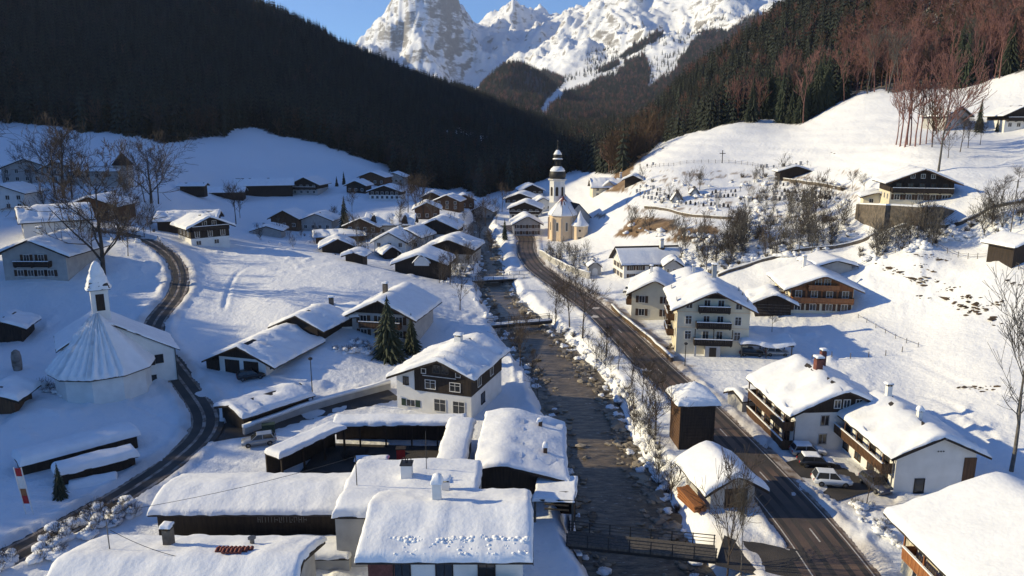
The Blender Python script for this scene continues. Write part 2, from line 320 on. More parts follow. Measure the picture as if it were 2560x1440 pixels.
# ---------------------------------------------------------------- ground sheet
def proj(x, y, z):
    """where a place shows in the photograph"""
    dz = z - CAM_H; f = y * CP - dz * SP; u = y * SP + dz * CP
    f = np.where(np.abs(f) < 1e-6, 1e-6, f); return 1280 + FPX * x / f, 720 - FPX * u / f, f
EDGE_X = [-4000,0,150,330,430,470,560,590,640,700,800,900,970,985,1050,1150,1200,1260,1300,1365,1420,1535,1560,1600,1650,1720,1850,1930,2000,2060,2150,2250,2400,2560,6000]
EDGE_Y = [280,305,318,340,357,350,342,320,325,340,366,395,412,445,468,470,490,480,465,450,430,432,425,395,360,335,305,300,310,275,232,228,218,180,60]
def forest_mask(x, y, z):
    px, py, f = proj(x, y, z); r = np.hypot(x, y); az = np.degrees(np.arctan2(x, y))
    m = (py < np.interp(px, EDGE_X, EDGE_Y) + 9 * fbm(px / 40, py / 40, 2, 5)) & (f > 1) & (r > 245) & (np.abs(az) < 60)
    glade = (np.abs(px - 1160) < 62) & (np.abs(py - 347 - (px - 1160) * 0.16) < 15)
    spur = (x < -128 - 10 * fbm(y / 25, x / 25, 2, 8)) & (y < 158 + 0.1 * (x + 150)) & (y > 15)
    return (m & ~glade) | spur
FM = forest_mask(GX, GY, ZG).astype(float)
_px, _py, _ = proj(GX, GY, ZG)
patch = lambda cx, cy, a, b, tilt: 1 - (((_px - cx) / a) ** 2 + ((_py - cy - (_px - cx) * tilt) / b) ** 2)
earthy = np.maximum.reduce([patch(1600, 566, 52, 23, -0.25), patch(1650, 562, 46, 20, 0.1), patch(1735, 588, 54, 19, 0.12), patch(1765, 576, 36, 13, 0), patch(1560, 585, 30, 8, -0.2), patch(1500, 540, 14, 5, 0), patch(1690, 600, 26, 7, 0)]) + 0.55 * fbm(_px / 9, _py / 6, 3, 91)
EM = sstep(-0.05, 0.25, earthy) * (GR < 300)
st = ridged(_px / 60, _py / 9 + _px / 60, 4, 45); rocky = ((_px > 2180) & (_px < 2530) & (_py > 628) & (_py < 830)) * sstep(0.62, 0.78, st) * sstep(0.5, 0.62, vnoise(_px / 70, _py / 45, 9)) * (GR > 110) * (GR < 170)
hill = ((_px > 1560) & (_px < 2150) & (_py > 425) & (_py < 560) & (GR > 180) & (GR < 300)); EM = np.maximum(EM, hill * 0.85 * sstep(0.60, 0.76, ridged(_px / 40, _py / 6, 4, 46)))
_d, _i, _s = nearest(ROAD['main_road'][0], GX[GR < 260], GY[GR < 260]); _e = np.zeros(GX.shape); _g = (GR < 260); _yy = GY[_g]
_e[_g] = (_s > 0) * (_d > 3.6) * sstep(7.2, 5.2, _d + 1.2 * fbm(GX[_g] / 2, GY[_g] / 2, 3, 47)) * sstep(112, 122, _yy) * (1 - sstep(175, 190, _yy)) * 0.8
EM = np.maximum(EM, _e * sstep(0.35, 0.6, vnoise(GX / 1.3, GY / 1.3, 48) + 0.2))
# steep cut along the river road and the bare shoulder of the church hill
nuts = 1 - np.abs((_px - 1560 - (430 - _py) * 0.45) / 34); EM = np.maximum(EM, sstep(0.1, 0.6, nuts + 0.5 * fbm(_px / 10, _py / 10, 3, 12)) * ((_py > 360) & (_py < 480) & (GR > 240) & (GR < 420)))
DM = np.zeros(GX.shape)
for _k, (_P, _hw) in ROAD.items():
    _m = GR < 260; _d, _i, _s = nearest(_P, GX[_m], GY[_m]); _v = sstep(2.6, 0.0, _d - _hw + 0.9 * fbm(GX[_m] / 1.5, GY[_m] / 1.5, 3, 51)); DM[_m] = np.maximum(DM[_m], _v * (0.9 if _k == 'main_road' else 0.55) * (0.35 + 0.65 * vnoise(GX[_m] / 2.2, GY[_m] / 2.2, 52)))
me = mesh_np('terrain', np.stack([GX, GY, ZG], -1).reshape(-1, 3), grid_faces(len(AZ), len(LR)), None)
ca = me.color_attributes.new('cover', 'FLOAT_COLOR', 'POINT')
cov = np.zeros((GX.size, 4), np.float32); cov[:, 0] = EM.ravel(); cov[:, 1] = FM.ravel(); cov[:, 2] = DM.ravel(); cov[:, 3] = 1; ca.data.foreach_set('color', cov.ravel())
def ground_material():
    m = bpy.data.materials.new('snowy_ground'); m.use_nodes = True; nt = m.node_tree; b = nt.nodes['Principled BSDF']; L = nt.links.new
    b.inputs['Roughness'].default_value = 0.8; b.inputs['Specular IOR Level'].default_value = 0.2
    geo = _n(nt, 'ShaderNodeNewGeometry'); at = _n(nt, 'ShaderNodeAttribute', attribute_name='cover'); sep = _n(nt, 'ShaderNodeSeparateColor'); L(at.outputs['Color'], sep.inputs[0])
    n1 = _n(nt, 'ShaderNodeTexNoise'); n1.inputs['Scale'].default_value = 0.09; n1.inputs['Detail'].default_value = 5; L(geo.outputs['Position'], n1.inputs['Vector'])
    r1 = _n(nt, 'ShaderNodeValToRGB'); r1.color_ramp.elements[0].color = (0.85, 0.855, 0.87, 1); r1.color_ramp.elements[1].color = (0.79, 0.80, 0.825, 1); L(n1.outputs['Fac'], r1.inputs[0])
    n2 = _n(nt, 'ShaderNodeTexNoise'); n2.inputs['Scale'].default_value = 0.5; n2.inputs['Detail'].default_value = 6; L(geo.outputs['Position'], n2.inputs['Vector'])
    rf = _n(nt, 'ShaderNodeValToRGB'); e = rf.color_ramp.elements; e[0].position = 0.45; e[1].position = 0.62; e[0].color = (0.035, 0.029, 0.022, 1); e[1].color = (0.30, 0.30, 0.31, 1); L(n2.outputs['Fac'], rf.inputs[0])
    re = _n(nt, 'ShaderNodeValToRGB'); e = re.color_ramp.elements; e[0].position = 0.3; e[1].position = 0.75; e[0].color = (0.15, 0.092, 0.05, 1); e[1].color = (0.30, 0.205, 0.12, 1); L(n2.outputs['Fac'], re.inputs[0])
    m1 = _n(nt, 'ShaderNodeMix', data_type='RGBA'); L(sep.outputs[1], m1.inputs[0]); L(r1.outputs[0], m1.inputs[6]); L(rf.outputs[0], m1.inputs[7])
    m2 = _n(nt, 'ShaderNodeMix', data_type='RGBA'); L(sep.outputs[0], m2.inputs[0]); L(m1.outputs[2], m2.inputs[6]); L(re.outputs[0], m2.inputs[7])
    m3 = _n(nt, 'ShaderNodeMix', data_type='RGBA'); L(sep.outputs[2], m3.inputs[0]); L(m2.outputs[2], m3.inputs[6]); m3.inputs[7].default_value = (0.34, 0.285, 0.24, 1); L(m3.outputs[2], b.inputs['Base Color'])
    n3 = _n(nt, 'ShaderNodeTexNoise'); n3.inputs['Scale'].default_value = 0.9; n3.inputs['Detail'].default_value = 6; n3.inputs['Roughness'].default_value = 0.6; L(geo.outputs['Position'], n3.inputs['Vector'])
    bp = _n(nt, 'ShaderNodeBump'); bp.inputs['Strength'].default_value = 0.55; bp.inputs['Distance'].default_value = 0.45; L(n3.outputs['Fac'], bp.inputs['Height']); L(bp.outputs[0], b.inputs['Normal'])
    return m
me.materials.append(ground_material()); structure(link(bpy.data.objects.new('ground', me)))

# ---------------------------------------------------------------- road surfaces, markings, river water
def strip(name, P, o0, o1, dz, mat, n=5, zfun=None):
    t = np.gradient(P[:, :2], axis=0); t /= np.linalg.norm(t, axis=1)[:, None]; nr = np.c_[t[:, 1], -t[:, 0]]
    o0 = np.broadcast_to(o0, len(P)); o1 = np.broadcast_to(o1, len(P)); V = []
    for k in range(n):
        o = o0 + (o1 - o0) * k / (n - 1); xy = P[:, :2] + nr * o[:, None]; z = P[:, 2] + dz if zfun is None else zfun(xy); V.append(np.c_[xy, z])
    V = np.stack(V, 1); f = grid_faces(len(P), n)[:, ::-1]
    return bpy.data.objects.new(name, mesh_np(name, V.reshape(-1, 3), f, mat))
for k, (P, hw) in ROAD.items():
    o = structure(link(strip(k, P, -hw - 0.6, hw + 0.6, 0.0, M['wet_asphalt'] if k == 'main_road' else M['asphalt'])))
    if k == 'main_road':
        link(strip('pavement', P, hw - 0.35, hw + 0.9, 0.03, M['slush'], 3), o)
        for off in (-hw + 0.25, hw - 0.7): link(strip('edge_line', P, off, off + 0.13, 0.008, M['paint'], 2), o)
        for off in (-2.35, -0.95, 0.75, 2.1): link(strip('wheel_track', P, off - 0.28, off + 0.28, 0.004, M['asphalt'], 2), o)
        for i in range(4, len(P) - 30, 5):
            link(strip('lane_dash', np.array([P[i], P[i + 1]]), -0.07, 0.09, 0.009, M['paint'], 2), o)
    if k == 'village_lane':
        for off in (-0.12, -1.75, 1.5): link(strip('slush_strip', P, off - 0.2, off + 0.25, 0.005, M['slush'], 2), o)
def water_material():
    m = bpy.data.materials.new('river_water'); m.use_nodes = True; nt = m.node_tree; b = nt.nodes['Principled BSDF']; L = nt.links.new
    geo = _n(nt, 'ShaderNodeNewGeometry'); mp = _n(nt, 'ShaderNodeMapping'); mp.inputs['Scale'].default_value = (0.7, 1.9, 1); L(geo.outputs['Position'], mp.inputs['Vector'])
    n1 = _n(nt, 'ShaderNodeTexNoise'); n1.inputs['Scale'].default_value = 0.8; n1.inputs['Detail'].default_value = 8; n1.inputs['Roughness'].default_value = 0.65; L(mp.outputs[0], n1.inputs['Vector'])
    r = _n(nt, 'ShaderNodeValToRGB'); e = r.color_ramp.elements; e[0].position = 0.35; e[0].color = (0.032, 0.031, 0.026, 1); e[1].position = 0.68; e[1].color = (0.22, 0.165, 0.105, 1)
    n2 = _n(nt, 'ShaderNodeTexNoise'); n2.inputs['Scale'].default_value = 1.7; n2.inputs['Detail'].default_value = 6; n2.inputs['Roughness'].default_value = 0.7; L(mp.outputs[0], n2.inputs['Vector']); wf = _n(nt, 'ShaderNodeValToRGB'); wf.color_ramp.elements[0].position = 0.60; wf.color_ramp.elements[1].position = 0.70; L(n2.outputs['Fac'], wf.inputs[0])
    mw = _n(nt, 'ShaderNodeMix', data_type='RGBA'); L(n1.outputs['Fac'], r.inputs[0]); L(wf.outputs[0], mw.inputs[0]); L(r.outputs[0], mw.inputs[6]); mw.inputs[7].default_value = (0.42, 0.42, 0.40, 1); L(mw.outputs[2], b.inputs['Base Color']); b.inputs['Roughness'].default_value = 0.3; b.inputs['Specular IOR Level'].default_value = 0.35
    bp = _n(nt, 'ShaderNodeBump'); bp.inputs['Strength'].default_value = 0.5; bp.inputs['Distance'].default_value = 0.25; L(n1.outputs['Fac'], bp.inputs['Height']); L(bp.outputs[0], b.inputs['Normal'])
    return m
structure(link(strip('river', RIV, -RIV[:, 2] - 2.5, RIV[:, 2] + 2.5, 0, water_material(), 9, zfun=lambda xy: rwz(xy[:, 1]))))

# ---------------------------------------------------------------- distant mountains: one sheet of their own
SP2, _keep = [], SPOTS
def F(*p):
    for q in p:
        v = pd(*q); SP2.append((v.x, v.y, v.z))
F((905,128,4300),(938,95,4600),(952,40,4800),(985,-25,4900),(1060,-95,5000),(1110,-60,5000),(1160,25,5150),(1190,95,5200),
  (1068,40,4600),(1050,122,4300),(1028,182,4000),(965,160,4200),(930,190,3800),(1130,134,4600),(1190,205,4600),(1110,186,4300),(1160,228,4300),(1205,250,3900),(1135,-5,5000),(1168,60,5000),(1000,120,4500),
  (1230,95,5300),(1300,98,5500),(1245,150,4700),(1212,195,4200),(1290,160,4500),(1240,72,5900),(1290,30,6100),(1340,75,6000),(1390,62,5700),(1440,45,5500),
  (1480,18,5000),(1600,-70,4800),(1800,-200,4500),(2000,-250,4200),(2300,-250,4000),(1400,100,4200),(1350,160,3600),(1500,55,4200),(1600,0,4200),(1700,45,3600),(1850,0,3600),(1900,100,3000),(2100,50,3000),
  (1450,175,3000),(1550,135,3100),(1650,108,3000),(1750,80,3100),(1380,225,2600),(1345,292,2000),(1420,262,2200),(1500,235,2300),(1600,200,2400),(1700,160,2500),(1800,125,2500),(1950,160,2200),
  (1180,282,1900),(1205,258,1900),(1242,212,2000),(1285,184,2050),(1340,198,2080),(1402,226,2100),(1300,245,1850),(1365,268,1900),(1150,300,2000),(1290,250,2500),(1230,260,2600),(1400,330,1500),(1250,340,1500),(1600,330,1550),(1000,330,1700),(800,300,2200),(900,250,2900),(700,200,3500),(1800,300,1600))
SP2 += [(-1500, 5000, 250), (-1800, 7000, 300), (0, 8000, 900), (1500, 8000, 1200), (3000, 5000, 1300), (2600, 3000, 800), (1200, 1600, 300), (-1300, 1800, 200)]
F((850,150,4500),(780,170,4500),(870,170,5600),(900,150,5200),(750,150,3500))
SP2 = np.array(SP2); FIT2 = tps_fit(SP2, 1e-5)
A2 = np.radians(np.linspace(-26, 34, 460)); L2 = np.linspace(math.log(1500), math.log(7600), 400)
a2, l2 = np.meshgrid(A2, L2, indexing='ij'); R2 = np.exp(l2); X2 = R2 * np.sin(a2); Y2 = R2 * np.cos(a2)
Zc = tps_eval(FIT2, X2[::2, ::2], Y2[::2, ::2]) / R2[::2, ::2]
tmp = np.stack([np.interp(L2, L2[::2], Zc[i]) for i in range(Zc.shape[0])], 0); Z2 = np.stack([np.interp(A2, A2[::2], tmp[:, j]) for j in range(len(L2))], 1) * R2
hi = sstep(180, 480, Z2) * sstep(2500, 3300, R2)
wx, wy = X2 + 90 * fbm(X2 / 500, Y2 / 500, 3, 81), Y2 + 90 * fbm(X2 / 500, Y2 / 500, 3, 82)
Z2 = Z2 + hi * ((crest(wx / 520, wy / 900, 7, 5, 0.52) - 0.50) * 190 + (crest(wx / 105 + wy / 700, wy / 330, 6, 55, 0.6) - 0.45) * 48) + (1 - hi) * fbm(X2 / 150, Y2 / 150, 4, 71) * 9
Z2 = np.maximum(Z2, 5 + 4 * fbm(X2 / 90, Y2 / 90, 3, 72))
I2, J2 = np.arange(len(A2)), np.arange(len(L2))
def Zfar(x, y):
    a = np.interp(np.arctan2(x, y), A2, I2); l = np.interp(np.log(np.hypot(x, y)), L2, J2)
    i = np.clip(a.astype(int), 0, len(A2) - 2); j = np.clip(l.astype(int), 0, len(L2) - 2); fa, fl = a - i, l - j
    return (Z2[i, j] * (1 - fa) + Z2[i + 1, j] * fa) * (1 - fl) + (Z2[i, j + 1] * (1 - fa) + Z2[i + 1, j + 1] * fa) * fl
def inpoly(px, py, poly):
    c = np.zeros(px.shape, bool); n = len(poly)
    for i in range(n):
        (x0, y0), (x1, y1) = poly[i], poly[(i + 1) % n]
        c ^= ((y0 > py) != (y1 > py)) & (px < (x1 - x0) * (py - y0) / (y1 - y0 + 1e-9) + x0)
    return c
FAR_WOODS = [[(1120,310),(1170,262),(1205,215),(1240,165),(1285,140),(1345,168),(1412,204),(1392,226),(1360,252),(1338,292),(1180,300)],
             [(1352,300),(1410,241),(1496,202),(1540,193),(1565,159),(1612,142),(1625,180),(1618,222),(1680,184),(1722,120),(1752,82),(1830,70),(1900,20),(2000,20),(2000,340),(1352,340)],
             [(1545,146),(1600,108),(1690,50),(1698,58),(1612,118),(1552,152)], [(1494,178),(1545,156),(1548,164),(1498,186)], [(1250,330),(1300,270),(1400,300),(1500,300),(1700,300),(1700,360),(1250,360)]]
def far_forest(x, y, z):
    px, py, f = proj(x, y, z); m = np.zeros(px.shape, bool); jx = px + 7 * fbm(px / 12, py / 12, 3, 2); jy = py + 6 * fbm(px / 14, py / 14, 3, 4)
    for p in FAR_WOODS: m |= inpoly(jx, jy, p)
    return m & (np.hypot(x, y) < 3300)
FF = far_forest(X2, Y2, Z2).astype(float)
def mountain_material():
    m = bpy.data.materials.new('snowy_rock'); m.use_nodes = True; nt = m.node_tree; b = nt.nodes['Principled BSDF']; L = nt.links.new
    b.inputs['Roughness'].default_value = 0.85; b.inputs['Specular IOR Level'].default_value = 0.15
    geo = _n(nt, 'ShaderNodeNewGeometry'); sp = _n(nt, 'ShaderNodeSeparateXYZ'); L(geo.outputs['Normal'], sp.inputs[0])
    mpp = _n(nt, 'ShaderNodeMapping'); mpp.inputs['Scale'].default_value = (1, 0.6, 2.4); mpp.inputs['Rotation'].default_value = (0.0, 0.25, 0.3); L(geo.outputs['Position'], mpp.inputs['Vector']); n1 = _n(nt, 'ShaderNodeTexNoise'); n1.inputs['Scale'].default_value = 0.014; n1.inputs['Detail'].default_value = 13; n1.inputs['Roughness'].default_value = 0.72; L(mpp.outputs[0], n1.inputs['Vector'])
    ad = _n(nt, 'ShaderNodeMath', operation='MULTIPLY_ADD'); ad.inputs[1].default_value = 1.45; ad.inputs[2].default_value = -0.73; L(n1.outputs['Fac'], ad.inputs[0])
    su = _n(nt, 'ShaderNodeMath', operation='ADD'); L(sp.outputs[2], su.inputs[0]); L(ad.outputs[0], su.inputs[1])
    cr = _n(nt, 'ShaderNodeValToRGB'); e = cr.color_ramp.elements; e[0].position = 0.44; e[1].position = 0.62; e[0].color = (0, 0, 0, 1); e[1].color = (1, 1, 1, 1); L(su.outputs[0], cr.inputs[0])
    n2 = _n(nt, 'ShaderNodeTexNoise'); n2.inputs['Scale'].default_value = 0.05; n2.inputs['Detail'].default_value = 7; L(geo.outputs['Position'], n2.inputs['Vector'])
    rk = _n(nt, 'ShaderNodeValToRGB'); e = rk.color_ramp.elements; e[0].color = (0.16, 0.15, 0.14, 1); e[1].color = (0.36, 0.34, 0.315, 1); L(n2.outputs['Fac'], rk.inputs[0])
    at = _n(nt, 'ShaderNodeAttribute', attribute_name='cover'); se = _n(nt, 'ShaderNodeSeparateColor'); L(at.outputs['Color'], se.inputs[0])
    mx = _n(nt, 'ShaderNodeMix', data_type='RGBA'); L(cr.outputs[0], mx.inputs[0]); L(rk.outputs[0], mx.inputs[6]); mx.inputs[7].default_value = (0.83, 0.84, 0.86, 1)
    m2 = _n(nt, 'ShaderNodeMix', data_type='RGBA'); L(se.outputs[1], m2.inputs[0]); L(mx.outputs[2], m2.inputs[6]); m2.inputs[7].default_value = (0.10, 0.10, 0.11, 1)
    L(m2.outputs[2], b.inputs['Base Color'])
    bp = _n(nt, 'ShaderNodeBump'); bp.inputs['Strength'].default_value = 0.6; bp.inputs['Distance'].default_value = 18; L(n1.outputs['Fac'], bp.inputs['Height']); L(bp.outputs[0], b.inputs['Normal'])
    return m
me = mesh_np('mountains', np.stack([X2, Y2, Z2], -1).reshape(-1, 3), grid_faces(len(A2), len(L2)), mountain_material())
ca = me.color_attributes.new('cover', 'FLOAT_COLOR', 'POINT'); cov = np.zeros((X2.size, 4), np.float32); cov[:, 1] = FF.ravel(); cov[:, 3] = 1; ca.data.foreach_set('color', cov.ravel())
structure(link(bpy.data.objects.new('mountains', me)))

# ---------------------------------------------------------------- trees
def tube_rings(V, Fc, path, radii, sides):
    base = len(V); n = len(path)
    for k in range(n):
        a = path[max(k - 1, 0)]; b = path[min(k + 1, n - 1)]; t = (b - a).normalized() if (b - a).length > 1e-6 else Vector((0, 0, 1))
        u = t.orthogonal().normalized(); w = t.cross(u)
        for s in range(sides):
            an = 2 * math.pi * s / sides; V.append(path[k] + (u * math.cos(an) + w * math.sin(an)) * radii[k])
    for k in range(n - 1):
        for s in range(sides):
            a = base + k * sides + s; b = base + k * sides + (s + 1) % sides; Fc.append((a, b, b + sides)); Fc.append((a, b + sides, a + sides))
def arr_mesh(name, V, Fc, mat, smooth=True):
    return mesh_np(name, np.array([tuple(v) for v in V]), np.array(Fc), mat, smooth)
def bare_tree(seed, h=12.0, spread=0.35, levels=4, kids=6, rmin=0.02, upright=0.5, fork=0.25, bark='bark', twig=None, r0=None):
    """trunk with its boughs, and a crown of branches down to the twigs; returns two meshes"""
    R = random.Random(seed); TV, TF, CV, CF = [], [], [], []
    r0 = r0 or h * 0.016
    def grow(p, d, L, r, lev):
        n = 5 if lev == 0 else 4 if lev < 3 else 3; path = [p]; rad = [r]; q = p.copy(); dd = d.copy()
        for k in range(n):
            dd = (dd + Vector((R.uniform(-1, 1), R.uniform(-1, 1), R.uniform(-0.6, 1) + upright * 0.5)) * (0.08 if lev == 0 else 0.20)).normalized()
            q = q + dd * L / n; path.append(q.copy()); rad.append(max(rmin, r * (1 - 0.8 * (k + 1) / n)))
        tube_rings(TV if lev == 0 else CV, TF if lev == 0 else CF, path, rad, 6 if lev == 0 else 4 if lev == 1 else 3)
        if lev >= levels: return
        m = kids + (5 if lev == 0 else 0)
        for c in range(m):
            t = R.uniform(fork if lev == 0 else 0.15, 1.0); i = min(int(t * n), n - 1); fr = t * n - i; s = path[i].lerp(path[i + 1], fr)
            ax = (path[i + 1] - path[i]).normalized(); an = R.uniform(0, 6.283); u = ax.orthogonal().normalized(); w = ax.cross(u)
            tilt = R.uniform(0.5, 1.0) * (1.1 - 0.25 * upright); nd = (ax * math.cos(tilt) + (u * math.cos(an) + w * math.sin(an)) * math.sin(tilt)); nd.z += 0.15 * upright; nd.normalize()
            ll = L * (spread * (1.25 - 0.75 * t) + 0.12) if lev == 0 else L * R.uniform(0.4, 0.62)
            grow(s, nd, ll * R.uniform(0.8, 1.2), max(rmin, rad[i] * (0.5 if lev == 0 else 0.6)), lev + 1)
    grow(Vector((0, 0, -0.4)), Vector((0, 0, 1)), h * 0.92 + 0.4, r0, 0)
    return arr_mesh('trunk', TV, TF, M[bark]), arr_mesh('crown', CV, CF, M[twig or bark])
def conifer(seed, h=20.0, w=0.19, tiers=14, n=11, needle='needle', snowy=0.0):
    """spruce: trunk mesh and crown of drooping jagged whorls"""
    R = random.Random(seed); TV, TF, V, Fc = [], [], [], []
    tube_rings(TV, TF, [Vector((0, 0, -0.5)), Vector((0, 0, h * 0.5)), Vector((0, 0, h * 0.97))], [h * 0.014, h * 0.009, 0.02], 5)
    for t in range(tiers):
        f = t / (tiers - 1); z0 = h * (0.08 + 0.90 * f ** 0.92); R0 = h * w * (1 - f) ** 0.85 * R.uniform(0.85, 1.12) + 0.06 * h * w; drop = R0 * 0.55 + h * 0.02
        m = max(5, int(n * (1 - 0.45 * f))); a0 = R.uniform(0, 6.28)
        for k in range(m):
            an = a0 + 6.283 * k / m + R.uniform(-0.15, 0.15); rr = R0 * R.uniform(0.7, 1.15); wd = 3.4 / m * 0.75
            c = Vector((0, 0, z0 + h * 0.035)); tip = Vector((math.cos(an) * rr, math.sin(an) * rr, z0 - drop * R.uniform(0.7, 1.1)))
            l = Vector((math.cos(an - wd) * rr * 0.62, math.sin(an - wd) * rr * 0.62, z0 - drop * 0.55 + R.uniform(-.1, .1))); r = Vector((math.cos(an + wd) * rr * 0.62, math.sin(an + wd) * rr * 0.62, z0 - drop * 0.55 + R.uniform(-.1, .1)))
            mid = Vector((math.cos(an) * rr * 0.6, math.sin(an) * rr * 0.6, z0 - drop * 0.25)); b = len(V); V += [c, l, tip, r, mid]
            Fc += [(b, b + 1, b + 4), (b + 1, b + 2, b + 4), (b + 4, b + 2, b + 3), (b, b + 4, b + 3)]
    return arr_mesh('trunk', TV, TF, M['bark']), arr_mesh('crown', V, Fc, M[needle], False)
def tree_thing(name, label, cat, loc, meshes, scale=1.0, rot=None, group=None, zs=1.0):
    o = bpy.data.objects.new(name, None); link(o); o.empty_display_size = 0.3; o.location = loc; o.rotation_euler = (0, 0, random.uniform(0, 6.28) if rot is None else rot); o.scale = (scale, scale, scale * zs)
    o['label'] = label; o['category'] = cat
    if group: o['group'] = group
    for part, me in zip(('trunk', 'crown'), meshes): link(bpy.data.objects.new(part, me), o)
    return o
def joined(name, a, b):
    """trunk and crown in one low mesh, for the mass of a far wood"""
    bm = bmesh.new(); bm.from_mesh(a); k = len(bm.faces); bm.from_mesh(b); bm.faces.ensure_lookup_table()
    for f in bm.faces[k:]: f.material_index = 1
    me = bpy.data.meshes.new(name); bm.to_mesh(me); bm.free(); me.materials.append(a.materials[0]); me.materials.append(b.materials[0]); return me
def scatter(name, label, cat, sources, pts, scl, idx):
    """a wood too far off to count: copies of a few trees standing on points"""
    src = bpy.data.collections.new(name + '_source')
    for k, m in enumerate(sources): src.objects.link(bpy.data.objects.new('source_%02d_%s' % (k, name), m))
    me = bpy.data.meshes.new(name); me.vertices.add(len(pts)); me.vertices.foreach_set('co', np.ascontiguousarray(pts, np.float32).ravel())
    a = me.attributes.new('scl', 'FLOAT', 'POINT'); a.data.foreach_set('value', np.asarray(scl, np.float32))
    a = me.attributes.new('rot', 'FLOAT', 'POINT'); a.data.foreach_set('value', RNG.uniform(0, 6.28, len(pts)).astype(np.float32))
    a = me.attributes.new('pick', 'INT', 'POINT'); a.data.foreach_set('value', np.asarray(idx, np.int32))
    o = link(bpy.data.objects.new(name, me)); o['kind'] = 'stuff'; o['label'] = label; o['category'] = cat
    ng = bpy.data.node_groups.new(name, 'GeometryNodeTree'); ng.interface.new_socket('Geometry', in_out='INPUT', socket_type='NodeSocketGeometry'); ng.interface.new_socket('Geometry', in_out='OUTPUT', socket_type='NodeSocketGeometry')
    N = ng.nodes.new; L = ng.links.new; gi = N('NodeGroupInput'); go = N('NodeGroupOutput'); ip = N('GeometryNodeInstanceOnPoints'); ci = N('GeometryNodeCollectionInfo')
    ci.inputs['Collection'].default_value = src; ci.inputs['Separate Children'].default_value = True; ci.inputs['Reset Children'].default_value = True
    def attr(n, t):
        q = N('GeometryNodeInputNamedAttribute'); q.data_type = t; q.inputs['Name'].default_value = n; return q.outputs['Attribute']
    cx = N('ShaderNodeCombineXYZ'); L(attr('rot', 'FLOAT'), cx.inputs[2]); ip.inputs['Pick Instance'].default_value = True
    L(gi.outputs[0], ip.inputs['Points']); L(ci.outputs[0], ip.inputs['Instance']); L(attr('pick', 'INT'), ip.inputs['Instance Index']); L(cx.outputs[0], ip.inputs['Rotation']); L(attr('scl', 'FLOAT'), ip.inputs['Scale']); L(ip.outputs[0], go.inputs[0])
    md = o.modifiers.new('instances', 'NODES'); md.node_group = ng; return o
FIRS = [conifer(10 + k, 20, w, 9, 8, 'needle_far') for k, w in enumerate((0.17, 0.20, 0.23))]
BARE_FAR = [bare_tree(40 + k, 16, 0.42, 2, 8, 0.07, 0.6, 0.3, 'bark_red') for k in range(2)]
BROWN_FAR = [bare_tree(50 + k, 14, 0.48, 2, 9, 0.09, 0.6, 0.2, 'rust_leaf') for k in range(1)]
SRC = [joined('spruce', *t) for t in FIRS] + [joined('beech', *t) for t in BARE_FAR + BROWN_FAR + [bare_tree(44, 15, 0.44, 2, 8, 0.07, 0.6, 0.3, 'bark')]]
def wood_points(n, rmin, rmax, a0, a1, zf, mask):
    r = np.sqrt(RNG.uniform(rmin ** 2, rmax ** 2, n)); a = np.radians(RNG.uniform(a0, a1, n)); x, y = r * np.sin(a), r * np.cos(a); z = zf(x, y); m = mask(x, y, z); return x[m], y[m], z[m]
# left mountain
def left_wood():
    n = 62000; x, y, z = wood_points(n, 290, 1350, -40, 5, Z, forest_mask); px, py, f = proj(x, y, z)
    keep = (px < 1420); x, y, z, px, py = [v[keep] for v in (x, y, z, px, py)]
    mixed = vnoise(x / 60, y / 60, 4) + 0.5 * vnoise(x / 18, y / 18, 6); low = sstep(260, 400, py)
    u = RNG.uniform(0, 1, len(x)); br = u < (0.03 + 0.30 * low * (mixed > 0.68)); pick = np.where(br, RNG.integers(5, 7, len(x)), RNG.integers(0, 3, len(x)))
    scatter('mountain_forest', 'dark shaded forest covering the whole left mountainside above the blue snow meadow', 'forest', SRC, np.c_[x, y, z - 0.3], RNG.uniform(0.6, 1.15, len(x)) * np.where(br, 0.85, 1), pick)
left_wood()
def right_wood():
    x, y, z = wood_points(26000, 300, 1300, 0, 42, Z, forest_mask); px, py, f = proj(x, y, z)
    keep = (px >= 1420) & ~((np.hypot(x, y) < 420) & (px > 1850) & (RNG.uniform(0, 1, len(x)) < 0.6)); x, y, z, px, py = [v[keep] for v in (x, y, z, px, py)]
    red = sstep(2050, 2200, px + 60 * fbm(x / 40, y / 40, 2, 3)); brownband = (np.abs(px - 1600 - (380 - py) * 0.5) < 50) & (py > 330)
    u = RNG.uniform(0, 1, len(x)); br = (u < 0.08 + 0.80 * red) | brownband & (u < 0.8); pick = np.where(br, np.where(brownband, 5, RNG.integers(3, 6, len(x))), RNG.integers(0, 3, len(x)))
    scatter('hillside_forest', 'mixed spruce and bare beech forest climbing the right mountainside', 'forest', SRC, np.c_[x, y, z - 0.3], RNG.uniform(0.65, 1.2, len(x)) * np.where(br, 0.95, 1.05), pick)
right_wood()
def spur_wood():
    x, y, z = wood_points(9000, 100, 300, -85, -38, Z, forest_mask); m = (RNG.uniform(0, 1, len(x)) < 0.75) & (x < -125); x, y, z = x[m], y[m], z[m]
    scatter('spur_forest', 'spruce wood on the spur beyond the left edge of the view', 'forest', SRC[:3], np.c_[x, y, z - 0.3], RNG.uniform(0.6, 1.1, len(x)), RNG.integers(0, 3, len(x)))
spur_wood()
